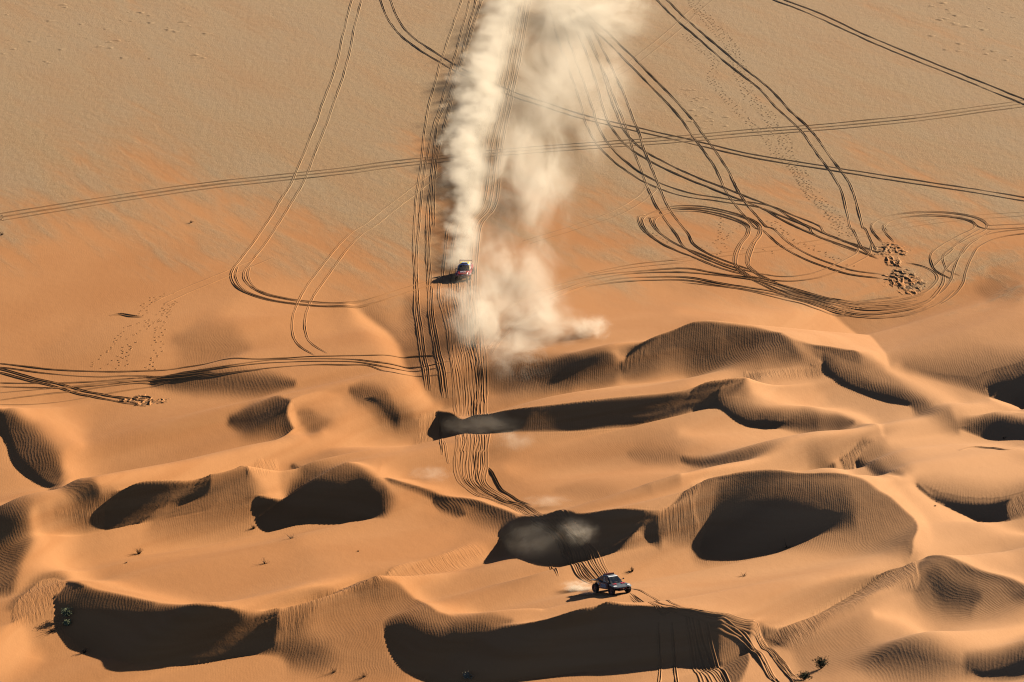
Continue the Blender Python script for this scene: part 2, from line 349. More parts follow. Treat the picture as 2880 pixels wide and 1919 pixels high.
('p',22,1,1,[(-51.24,-93.49,0.12),(-50.46,-95.09,1.19),(-48.14,-95.94,2.38),(-44.92,-97.19,2.08),(-41.35,-98.81,1.66),(-37.74,-101.06,1.06),(-34.16,-103.39,0.27),(-30.83,-102.91,0.16),(-28.38,-101.64,0.16),(-25.95,-99.82,0.16),(-25.7,-100.84,0.71),(-25.81,-102.17,0.71),(-25.88,-103.37,1.06),(-24.75,-104.05,2.35),(-25.76,-104.25,0.88),(-28.26,-104.78,0.16),(-30.76,-105.28,0.16),(-33.21,-106.38,0.12),(-36.44,-107.88,0.12),(-39.69,-108.94,0.12),(-41.87,-108.83,0.12),(-44.37,-107.26,0.12),(-46.64,-104.78,0.12),(-48.45,-101.89,0.12),(-49.9,-99.25,0.12),(-50.64,-96.93,0.12),(-51.1,-95.3,0.12)]),
('p',145,0.99,1,[(-25.8,-99.49,0.16),(-24.64,-98.93,0.12),(-23.38,-96.9,0.12),(-21.78,-94.48,0.12),(-19.18,-92.04,0.12),(-17.49,-90.82,0.12),(-15.7,-92.21,0.16),(-18.01,-95.09,0.9),(-20.31,-96.48,0.71),(-22.08,-99.26,0.89),(-23.19,-101.08,0.88),(-25.39,-102.73,0.59),(-25.7,-100.99,0.31)]),
('s',98,0.98,1,[(-24.93,-103.94),(-22.32,-105.45),(-18.56,-108.09)]),
('s',240,0.9,1,[(-19.6,-53.36),(-15.59,-56.22),(-13.14,-57.72),(-9.42,-58.56),(-4.77,-60.98),(-2,-62.56)]),
('p',92,1.07,1,[(-10.17,-58,0.21),(-7.57,-58.77,0.17),(-4.77,-60.77,0.17),(-1.99,-63.23,0.17),(0.39,-66.91,0.25),(-0.52,-69.86,1.89),(-2.71,-66.6,2.53),(-4.74,-63.78,2.54),(-7.53,-61.1,1.28),(-9.41,-59.5,0.64)]),
('p',32,1.07,1,[(-15.3,-56.68,0.13),(-13.13,-57.97,0.13),(-10.16,-58.54,0.17),(-8.68,-58.81,0.96),(-7.91,-60.91,0.96),(-10.14,-59.82,0.21),(-13.1,-59.26,0.17),(-14.79,-58.39,0.17)]),
('s',205,0.41,1,[(-15.19,-57.46),(-14.4,-58.96),(-12.73,-59.66),(-10.13,-60.38),(-7.53,-61.74)]),
('s',75,0.37,0.8,[(-9.4,-60.07),(-7.15,-62.11),(-5.66,-63.79)]),
('s',222,1.82,0.8,[(-0.16,-49.08),(7.41,-47.66),(20.91,-49.58)]),
('s',180,1.32,0.7,[(-2.06,-44.85),(9.38,-43.19),(21.22,-41.87)]),
('s',178,0.97,0.8,[(5.42,-56.44),(10.96,-58.58),(16.21,-66.82)]),
('s',150,0.66,0.7,[(14.52,-42.15),(18.31,-43.18),(21.13,-44.13)]),
('s',98,0.66,1,[(21.11,-44.57),(26.6,-48.64),(34.21,-47.86),(39.8,-44.4)]),
('p',31,1.05,1,[(0.39,-68,0.76),(1.66,-68.98,0.17),(4.35,-71.62,0.17),(7.02,-73.94,0.17),(7.55,-74.5,0.17),(10.57,-75.38,0.12),(13.24,-75.57,0.12),(15.94,-75,0.12),(17.15,-73.77,0.21),(16.94,-74.94,0.62),(17.08,-76.45,0.74),(15.2,-76.57,0.21),(13.73,-78.08,0.16),(12.28,-79.53,0.16),(10.48,-80.72,0.16),(9.05,-81.57,0.16),(6.92,-81.85,0.16),(4.8,-82.09,0.16),(3.03,-81.88,0.16),(1.27,-80.34,0.16),(0.03,-76.17,0.17),(-0.87,-73.59,0.17),(-1.42,-71.24,0.17),(-1.24,-69.29,0.75),(-0.34,-68.1,1.14)]),
('p',148,1.04,1,[(17.15,-73.78,0.17),(18.15,-73.34,0.12),(20.02,-70.09,0.13),(21.29,-65.89,0.13),(22.13,-67.26,0.17),(21.3,-70.68,0.25),(21.41,-71.95,0.21),(21.94,-72.58,0.25),(21.55,-73.43,0.62),(19.89,-74.54,0.75),(18.66,-75.1,0.62),(17.1,-75.99,0.33),(16.94,-74.94,0.33)]),
('p',224,1,1,[(-15.52,-92.32,0.16),(-14.14,-86.94,0.24),(-12.48,-83.63,0.33),(-9.01,-80.57,0.33),(-6.41,-76.55,0.74),(-4.64,-74.32,1.25),(-2.67,-74.86,1.24),(-1.94,-77.31,1.24),(-4.57,-81.76,1.53),(-7.14,-87.12,1.52),(-10.57,-90.3,1.21),(-14.83,-92.44,0.24)]),
('s',240,0.84,1,[(-14.83,-92.27),(-13.11,-92.13),(-11.71,-93.3),(-10.63,-95.33),(-8.32,-99.07),(-5.25,-99.35),(-1.84,-101.12),(3.25,-100.98)]),
('p',165,1,1,[(-19.2,-91.52,0.16),(-17.49,-90.77,0.16),(-15.45,-92.06,0.16),(-13.62,-92.64,1.2),(-11.86,-94.14,1.2),(-10.92,-97.33,1.19),(-9.3,-101.34,1.77),(-11.67,-101.67,1.77),(-13.74,-100.73,1.77),(-13.8,-104.64,1.17),(-12.84,-109.11,1.16),(-11.75,-112.33,1.73),(-18.37,-112.99,3.45),(-20.26,-107.31,3.49),(-21.49,-98.25,3.56)]),
('s',120,0.5,0.7,[(-18.04,-94.29),(-15.67,-93.29),(-13.41,-94.11)]),
('s',140,0.54,1,[(-10.7,-99.5),(-7.75,-103.01),(-4.35,-105.22),(-0.14,-105.45)]),
('s',32,0.2,1,[(-10.66,-95.39),(-9.72,-97.59),(-8.6,-100.45)]),
('p',23,0.98,1,[(-13.74,-100.81,1.18),(-11.69,-100.8,1.48),(-8.58,-103.79,1.47),(-5.85,-105.92,1.17),(-4,-106.13,0.88),(-1.82,-106.54,0.58),(1.53,-107.46,0.23),(4.86,-107.89,0.12),(8.22,-106.96,0.12),(10.25,-105.81,0.12),(12.94,-105.4,0.12),(15.8,-105.26,0.12),(17.31,-105.34,0.12),(18.61,-105.33,0.12),(20.8,-105.28,0.12),(23.02,-104.66,0.12),(25.1,-103.89,0.16),(26.09,-104.31,0.23),(23.72,-104.43,0.59),(22.83,-105.68,0.88),(23.04,-106.72,1.46),(22.76,-107.69,0.87),(22.54,-108.8,0.19),(18.51,-109.39,0.15),(14.84,-110.67,0.15),(11.49,-111.48,0.15),(8.16,-111.98,0.15),(4.83,-112.79,0.15),(0.69,-113.78,0.15),(-3.44,-114.35,0.15),(-6.75,-113.84,0.15),(-9.1,-112.6,0.15),(-10.79,-111.22,0.15),(-11.98,-109.78,0.15),(-12.88,-107.6,0.16),(-13.63,-104.65,0.16),(-13.95,-102.31,0.24)]),
('p',125,0.98,1,[(23.74,-104.18,0.23),(26.33,-103.26,0.16),(26.51,-104.73,0.2),(25.81,-106.99,0.19),(25.61,-110.53,0.19),(24.89,-114.62,0.57),(22.75,-114.66,0.57),(22.86,-109.15,0.58),(22.81,-106.32,0.88)]),
('p',208,0.98,1,[(26.57,-102.74,0.16),(28.11,-104.96,0.59),(30.06,-111.31,0.58),(30.99,-116.94,0.57),(24.38,-117.78,1.14),(25.6,-110.66,0.19),(25.8,-107.69,0.19)]),
('s',246,0.97,1,[(20.31,-63.11),(24.15,-59.62),(30.08,-53.41),(36.15,-47.4),(40.46,-52.4),(43.23,-62.97),(45.85,-64.84),(48.31,-68.16),(48.66,-75.64)]),
('p',146,1.05,1,[(22.08,-68.25,0.13),(24.65,-67.45,0.13),(27.43,-66.36,0.13),(33.01,-64.61,0.13),(36.65,-64.8,0.13),(39.36,-65.09,0.13),(41.18,-65.32,0.17),(42.97,-65.97,0.17),(44.8,-66.2,0.13),(46.48,-68.13,0.13),(47.41,-69.88,0.13),(47.33,-73.69,0.12),(46.51,-77.44,0.21),(45.87,-81.39,0.25),(44.5,-80.03,2.46),(39.56,-75.69,3.11),(34.26,-74.67,2.49),(30.67,-74.8,1.87),(25.2,-76.55,1.86),(21.95,-77.2,1.86),(21.01,-73.68,1.25),(21.75,-72.73,0.62),(21.34,-71.14,0.63)]),
('p',100,1.05,1,[(24.27,-67.84,0.13),(27.44,-66.26,0.13),(33.01,-64.55,0.13),(37.56,-64.86,0.13),(39.9,-65.28,0.21),(37.5,-65.63,0.34),(32.98,-65.18,0.25),(27.42,-66.73,0.25)]),
('p',30,1.04,1,[(21.98,-74.43,0.17),(22.2,-73.23,0.17),(22.88,-71.94,0.21),(23.84,-70.31,0.63),(24.78,-69.1,1.57),(26.46,-68.03,1.89),(28.32,-67.09,2.21),(31.09,-66.49,2.53),(34.66,-67.52,2.84),(37.31,-68.65,2.83),(39.1,-69.25,2.52),(39.78,-70.03,1.88),(38.08,-71.23,0.75),(36.21,-72.28,0.21),(34.34,-73.41,0.17),(32.12,-74.56,0.17),(29.92,-75.38,0.17),(27,-76.31,0.17),(24.84,-76.58,0.17),(23.07,-76.36,0.17),(22.2,-75.64,0.17)]),
('p',158,0.98,1,[(26.89,-102.37,0.12),(29.32,-101.54,0.12),(31.87,-99.09,0.12),(33.59,-96.51,0.12),(36.45,-92.78,0.12),(39.88,-88.82,0.12),(41.96,-86.82,0.12),(44.5,-85.73,0.12),(45.47,-83.85,0.16),(46.03,-87.97,0.16),(45.82,-90.2,0.24),(45.01,-91.58,0.6),(43.42,-91.81,0.72),(41.61,-92.7,0.72),(38.7,-96.57,0.71),(35.94,-99.13,0.89),(34.07,-101.49,0.88),(32.52,-104.39,0.88),(30.08,-105.78,0.88),(28.82,-104.36,0.31),(27.53,-103.21,0.2)]),
('s',88,0.59,0.8,[(27.58,-102.32),(29.24,-103.03),(31.31,-102.34)]),
('s',232,1.88,0.8,[(47.27,-78.93),(49.86,-79.76),(51.92,-85.01)]),
('p',122,1.02,1,[(46.34,-85.5,0.32),(48.24,-86.55,0.32),(51.6,-87.97,0.32),(54.95,-89.41,0.24),(57.73,-90.55,0.24),(57.54,-92.25,1.8),(53.59,-94.23,2.99),(49.24,-94.73,2.99),(46.83,-92.8,3),(45.21,-91.45,0.72),(45.93,-89.98,0.24)]),
('s',68,0.91,0.9,[(47.15,-89.04),(50.5,-90.51),(52.44,-91.89)]),
('s',58,0.4,1,[(54.95,-89.4),(58.34,-91.68)]),
('s',240,0.7,1,[(46.94,-82.27),(49.19,-85.79),(52.55,-87.22),(55.87,-88.9),(58.49,-90.4)]),
('p',82,0.97,1,[(36.85,-109.25,2.32),(40.22,-108.63,2.32),(44.97,-111.14,2.31),(50.06,-110.4,1.74),(56.99,-108.14,1.74),(56.38,-113.31,1.15),(49.94,-111.96,0.86),(43.1,-113.66,2.3),(38.23,-112.72,2.3)]),
('s',240,1.2,1,[(40.31,-98.04),(43.78,-97.75),(47.16,-105.86),(52.42,-104.3),(57.58,-98.37)]),
('p',26,0.96,1,[(49.16,-111.3,1.15),(51.71,-110.75,1.45),(56.83,-109.54,1.45),(56.52,-112.15,0.19),(53.25,-111.98,0.15),(50.77,-112,0.15),(49.62,-111.78,0.23)]),
('p',168,0.98,1,[(30.61,-102.81,1.18),(34.03,-102.13,1.18),(38.49,-99.3,2.37),(39.73,-104.93,2.93),(37.5,-111.52,2.31),(33.24,-113.17,2.88),(31.03,-109.31,1.16)]),
('s',240,1.14,1,[(45.42,-59.24),(48.09,-60.63),(50.71,-62.55),(54.24,-64.29),(57.5,-67.83),(61.27,-68.42)]),
('p',138,1.07,1,[(48.77,-59.29,1.28),(51.92,-59.29,2.57),(57.52,-59.09,2.57),(62.56,-57.18,2.58),(62.26,-59.74,0.21),(59.72,-60.99,0.21),(57.33,-61.02,0.21),(51.33,-61.7,0.21)]),
('p',27,1.07,1,[(48.55,-59.7,0.26),(49.9,-61.1,0.21),(51.37,-61.39,0.34),(54.53,-61.25,0.21),(57.33,-60.98,0.21),(59.78,-60.54,0.26),(59.19,-61.78,0.34),(59.41,-63.98,0.34),(58.14,-63.98,0.17),(56.16,-63.61,0.17),(54.41,-62.69,0.17),(52.61,-62.13,0.17),(50.24,-61.59,0.17),(48.84,-60.58,0.17)]),
('p',140,1.07,1,[(59.66,-60.77,0.21),(61.48,-59.66,0.17),(63.23,-57.82,0.26),(62.78,-61.75,0.96),(59.57,-64.13,0.34),(59.15,-62.14,0.34)]),
('p',165,1.11,1,[(44.04,-39.2,1.33),(46.29,-39.71,2),(47.31,-49.13,1.96),(47.82,-57.48,1.93),(45.21,-51.73,1.3),(43.1,-43.63,0.35)]),
('p',172,1.1,1,[(40.7,-42.61,0.18),(42.2,-40.49,0.18),(44.12,-38,0.27),(45.44,-38.4,0.8),(43.93,-40.55,0.66),(42.83,-42.47,0.26),(42.25,-45.01,0.26),(41.16,-44.27,0.26)]),
('p',85,1.1,1,[(42.85,-42.2,0.18),(43.99,-44.38,1.19),(45.86,-54.61,1.42),(46.78,-58.55,1.61),(44.92,-54.84,0.78),(43.52,-49.75,0.65),(42.8,-45.04,0.22)]),
('c',(236,0),(1.6,0),0.17,[(-50.31,-66.58),(-47.78,-66.66),(-47.02,-66.17),(-45.57,-65.06),(-42.59,-63.62),(-39.09,-61.58),(-36.32,-59.32),(-34.93,-55.46),(-33.16,-56.64),(-31.89,-56.16),(-30.66,-49.21)]),
('c',(236,0),(1.21,0),0.16,[(-50.49,-89.89),(-47.67,-93.53),(-45.11,-95.06),(-41.47,-97.37),(-36.05,-100.89),(-30.84,-102.7),(-27.57,-101.01),(-24.64,-98.87),(-21.78,-94.46),(-19.18,-91.94),(-17.5,-90.67),(-15.45,-92.08)]),
('c',(240,150),(1.36,1.6),0.24,[(-15.43,-92.62),(-13.11,-92.18),(-11.71,-93.29),(-10.63,-95.37),(-8.64,-100.27),(-5.88,-103.17)]),
('c',(226,0),(1.17,0),0.16,[(-0.14,-107.08),(1.53,-107.4),(4.87,-107.82),(8.22,-106.9),(10.25,-105.74),(12.94,-105.33),(17.31,-105.26),(18.61,-105.24),(23.03,-104.55),(25.44,-103.73),(29.32,-101.51),(31.88,-98.95)]),
('c',(242,0),(1.2,0),0.17,[(-16.34,-56.24),(-15.3,-56.84),(-10.16,-58.55),(-4.77,-60.76),(-1.99,-63.02),(1.66,-67.51),(4.36,-70.59)]),
('c',(196,0),(0.66,0),0.17,[(7.55,-74.46),(10.57,-75.18),(15.95,-74.87),(17.13,-74.37),(20,-70.62)]),
('c',(246,0),(1.44,0),0.17,[(21.31,-65.34),(22.11,-67.61),(24.66,-67.35),(27.44,-66.24),(33.02,-64.47),(37.56,-64.76),(39.37,-65.02),(41.19,-65.23),(42.98,-65.9),(44.81,-66.1),(46.49,-68.01),(47.46,-69.77),(47.4,-73.69),(46.53,-77.63),(45.9,-82.08)]),
('c',(222,0),(1.1,0),0.16,[(26.87,-102.73),(29.33,-101.43),(31.89,-98.88),(33.6,-96.39),(36.45,-92.71),(39.88,-88.74),(41.97,-86.66),(44.53,-85.42),(45.53,-83.22)]),
('c',(224,0),(1.18,0),0.18,[(-10.01,-26.13),(-8.03,-26.72),(-6.82,-28.7),(-4.03,-32.79),(-2.86,-34.14),(-0.14,-35.44),(3.73,-36.21),(9.56,-34.38),(15.46,-31.54),(21.77,-27.24),(23.94,-22.92),(27.09,-19.65),(28.76,-18.36),(30.29,-15.9)]),
('c',(243,0),(1.39,0),0.19,[(30.32,-17.1),(30.72,-22.35),(33,-24.29),(37.71,-25.18),(42.65,-25.52),(45.31,-29.15),(46.63,-36.25)]),
('c',(234,0),(1.76,0),0.19,[(7.48,-16.68),(12.35,-14.26),(14.39,-13.22),(15.65,-11.25),(17.3,-10.02),(20.2,-8.24),(22.64,-6.62),(24.67,-5.59),(28.86,-3.74),(33.04,-2.53),(35.39,-4.37),(36.83,-7.38),(38.85,-7.74),(41.95,-7.41),(44.19,-7.67),(45.61,-7.89),(47.66,-10.25)]),
('c',(190,242),(0.49,1.68),0.3,[(42.28,18.91),(44.97,17.29),(47.81,12.8),(49.19,1.82),(49.77,-6.38),(49.87,-9.64)]),
('c',(240,105),(1.06,0.98),0.2,[(46.75,-82.42),(49.18,-85.92),(52.54,-87.32),(55.86,-89),(58.48,-90.51)]),
('c',(240,62),(0.9,1.81),0.23,[(-27.99,-30.33),(-28.41,-32.8),(-27.98,-34.58),(-27.31,-36.47)]),
('c',(158,240),(2.16,2.16),0.69,[(-22.25,15.67),(-17.97,7.59),(-15.4,-1.97),(-13.91,-11.84),(-11.69,-21.02),(-9.24,-25.13)]),
('c',(0,248),(0,1.02),0.19,[(62.32,-16.16),(63.4,-17.32),(64.73,-18.04),(66.55,-19.06),(68.15,-22.46)]),
('c',(150,0),(0.79,0),0.16,[(-55.65,-97.92),(-55.54,-95.19),(-54.98,-91.94),(-54.16,-88.55),(-53.11,-86.99),(-51.67,-87.27),(-50.35,-89.68)]),
('c',(0,205),(0,0.89),0.18,[(-63.51,-36.81),(-62.12,-43.7),(-60.72,-47.56),(-58.83,-50.84),(-56.82,-53.69)])]

# grooved slip faces: outline, lean of the grooves
GROOVES=[([(-53.33,-71.16,0.36),(-51.52,-69.54,0.36),(-49.49,-68.06,0.36),(-47.8,-66.64,0.36),(-46.77,-65.97,0.36),(-47.45,-66.69,0.36),(-48.13,-67.57,0.36),(-48.19,-68.18,0.36),(-48.76,-69.01,0.36),(-50.14,-69.33,0.36)],0.411),
([(-55.54,-97.44,0.18),(-55.49,-95.56,0.18),(-54.92,-92.4,0.18),(-54.16,-88.52,0.18),(-53.1,-87.1,0.18),(-51.71,-86.94,0.18),(-50.28,-90.26,0.36),(-50.58,-92.41,0.36),(-51.01,-94.05,0.36),(-51,-95.77,0.36),(-50.86,-97.26,0.36),(-51.74,-97.83,0.36),(-53.24,-99.76,0.36),(-54.48,-100.76,0.36),(-55.09,-100.5,0.36)],0.185),
([(-25.77,-100.01,0.18),(-24.62,-99.32,0.18),(-23.43,-96.09,0.18),(-21.8,-94.1,0.18),(-19.2,-91.61,0.18),(-17.46,-91.52,0.18),(-15.67,-93.05,0.18),(-18.02,-94.99,0.36),(-20.3,-96.76,0.36),(-22.08,-99.23,0.36),(-23.21,-100.79,0.36),(-25.43,-102.12,0.36)],0.13),
([(-31.99,-57.39,0.18),(-31.43,-49.1,0.27),(-30.2,-47.54,0.27),(-28.9,-47.27,0.36),(-29.17,-55.18,0.36),(-31.09,-57.2,0.36)],0.296),
([(-15.5,-92.96,0.18),(-14.16,-86.12,0.27),(-12.48,-83.52,0.36),(-9.01,-80.58,0.36),(-6.41,-76.51,0.55),(-4.64,-74.34,0.91),(-3.2,-75.7,0.91),(-4.6,-79.56,0.91),(-8.9,-86.83,1.14),(-13.14,-91.05,0.91)],0.493),
([(17.13,-74.39,0.18),(18.16,-73.25,0.18),(19.98,-71.01,0.18),(21.38,-63.9,0.18),(22.04,-69.05,0.18),(21.28,-71.18,0.27),(21.4,-72.09,0.23),(21.95,-72.46,0.27),(21.57,-73.15,0.45),(19.9,-74.42,0.55),(18.66,-75.09,0.45),(17.11,-75.74,0.36),(16.93,-75.26,0.36)],0.092),
([(26.84,-103.2,0.18),(29.34,-101.25,0.18),(31.81,-99.89,0.18),(33.63,-96.11,0.18),(36.48,-92.46,0.18),(39.89,-88.63,0.18),(41.98,-86.62,0.18),(44.44,-86.25,0.18),(45.57,-82.92,0.18),(45.94,-88.82,0.18),(45.83,-90.11,0.27),(45.05,-91.18,0.45),(43.4,-91.98,0.55),(41.58,-92.98,0.55),(38.69,-96.69,0.55),(35.93,-99.23,0.68),(34.06,-101.65,0.68),(32.53,-104.29,0.68),(30.07,-105.84,0.68),(28.85,-103.9,0.36),(27.55,-102.92,0.23)],0.204),
([(40.74,-42.24,0.18),(42.23,-40.12,0.18),(44.12,-37.99,0.27),(45.46,-38.26,0.55),(43.94,-40.46,0.45),(42.84,-42.32,0.27),(41.81,-49.91,0.27),(41.2,-43.85,0.27)],0.111),
([(59.65,-60.82,0.23),(61.49,-59.57,0.18),(63.15,-58.42,0.27),(62.82,-61.41,0.68),(59.65,-63.54,0.36),(59.15,-62.09,0.36)],0.111),
([(30.32,-15.4,0.18),(31.17,-14.49,0.23),(34.47,-13.34,0.27),(39.25,-11.49,0.23),(39.28,-11.01,0.23),(40.36,-10.02,0.18),(40.85,-10.47,0.18),(40.85,-12.07,0.27),(39.98,-12.97,0.45),(35.15,-15.55,0.55),(32.25,-16.92,0.55),(30.25,-23.31,0.23)],0.111),
([(14.4,-12.88,0.36),(15.64,-11.46,0.36),(17.29,-10.42,0.36),(19.35,-9.32,0.36),(18.1,-10.71,0.36),(17.26,-11.93,0.36),(15.6,-13.47,0.36),(14.38,-13.93,0.36)],-0.13),
([(-11.84,-28.34,0.23),(-11.17,-27.19,0.18),(-10.01,-26.1,0.18),(-9.22,-26.24,0.18),(-9.3,-27.54,0.36),(-9.74,-30.49,0.68),(-10.67,-33.26,0.91),(-12.21,-34.29,1.36)],-0.037)]

# ------------------------------------------------------------ the desert floor: one height field
Zg, Vg, _ = heights(DUNES)
def ground_z(x, y): return sample(Zg, x, y)

def grow(start, step, k, end):
    out = [start]
    while abs(out[-1]) < abs(end):
        step *= k; out.append(out[-1] + math.copysign(step, end - start))
    return out
xs = list(np.arange(-72, 72.01, 0.2))
xs = list(reversed(grow(-100, 0.8, 1.22, -6000)))[:-1] + list(np.arange(-100, -72.01, 0.5)) + xs + list(np.arange(72.5, 100.01, 0.5)) + grow(100, 0.8, 1.22, 6000)[1:]
ys = list(np.arange(-128, 45.01, 0.2))
ys = list(reversed(grow(-128, 0.6, 1.22, -3000)))[:-1] + ys + list(np.arange(45.5, 100.01, 0.5)) + list(np.arange(101, 215.1, 1.0)) + grow(215, 1.4, 1.22, 9000)[1:]
xs = np.array(xs); ys = np.array(ys)
XX, YY = np.meshgrid(xs, ys)
ZZ = sample(Zg, XX, YY)
nxg, nyg = len(xs), len(ys)
me = bpy.data.meshes.new("desert_ground")
me.vertices.add(nxg * nyg)
me.vertices.foreach_set("co", np.stack([XX, YY, ZZ], -1).astype(np.float32).ravel())
idx = np.arange(nxg * nyg).reshape(nyg, nxg)
quad = np.stack([idx[:-1, :-1], idx[:-1, 1:], idx[1:, 1:], idx[1:, :-1]], -1).reshape(-1, 4)
me.loops.add(quad.size); me.loops.foreach_set("vertex_index", quad.ravel().astype(np.int32))
me.polygons.add(len(quad)); me.polygons.foreach_set("loop_start", np.arange(0, quad.size, 4, dtype=np.int32))
me.polygons.foreach_set("use_smooth", np.ones(len(quad), bool))
me.update(calc_edges=True)


# ripple, groove and plain masks, kept as point attributes of the ground
def vnoise(X, Y, scale, seed=0.0):
    """cheap smooth lattice noise in -1..1"""
    x = X / scale + seed * 17.3; y = Y / scale - seed * 9.1
    i = np.floor(x); j = np.floor(y); u = x - i; v = y - j
    u = u * u * (3 - 2 * u); v = v * v * (3 - 2 * v)
    def h(a, b):
        s = np.sin(a * 127.1 + b * 311.7 + seed * 74.7) * 43758.5453
        return 2 * (s - np.floor(s)) - 1
    return (h(i, j) * (1 - u) + h(i + 1, j) * u) * (1 - v) + (h(i, j + 1) * (1 - u) + h(i + 1, j + 1) * u) * v

TONE = Vg.copy()
for k in range(6):
    TONE = blur(TONE, 3); TONE = blur(TONE.T, 3).T
def gsm(A): return sample(A, XX, YY)
tone = gsm(TONE)
rip = smooth((206 - tone) / 50.0) * smooth((YY + 140) / 10) * smooth((62 - YY) / 25)
rip = rip * (0.75 + 0.35 * vnoise(XX, YY, 9.0, 3)) + 0.10 * smooth((70 - YY) / 40)
gro = np.zeros((NY, NX)); gco = np.zeros((NY, NX))
for q, lean in GROOVES:
    m = paint([('p', 1.0, 0.3, 1.0, q)], np.zeros((NY, NX)))
    gxx, gyy = np.meshgrid(gx, gy)
    gco = np.where(m > 0.02, gxx + gyy * lean, gco)
    gro = np.maximum(gro, m)
groove = gsm(gro)
rip = rip * (1 - groove) * smooth((gsm(Vg) - 26) / 50)
wr = np.exp(-(((XX - 50) / 16) ** 2 + ((YY + 88) / 26) ** 2))
wl = np.exp(-(((XX + 52) / 9) ** 2 + ((YY + 72) / 14) ** 2))
phase = XX + 0.16 * YY + wr * (0.62 * (YY + 88) - 0.65 * (XX - 50)) + wl * (0.5 * (YY + 72) - 0.7 * (XX + 52))
phase = phase + 1.3 * vnoise(XX, YY, 13.0, 1) + 0.45 * vnoise(XX, YY, 4.5, 2) + 0.15 * vnoise(XX, YY, 1.7, 5) + 0.05 * vnoise(XX, YY, 0.8, 6) - 0.2 * ZZ
def put_attr(name, A):
    a = me.attributes.new(name, 'FLOAT', 'POINT')
    a.data.foreach_set("value", np.asarray(A, np.float32).ravel())
put_attr("ripple", rip); put_attr("rphase", phase); put_attr("groove", groove)
gi = np.clip(((XX - GX0) / H).round().astype(int), 0, NX - 1); gj = np.clip(((YY - GY0) / H).round().astype(int), 0, NY - 1)
put_attr("gcoord", np.where(groove > 0.01, gco[gj, gi], 0.0))

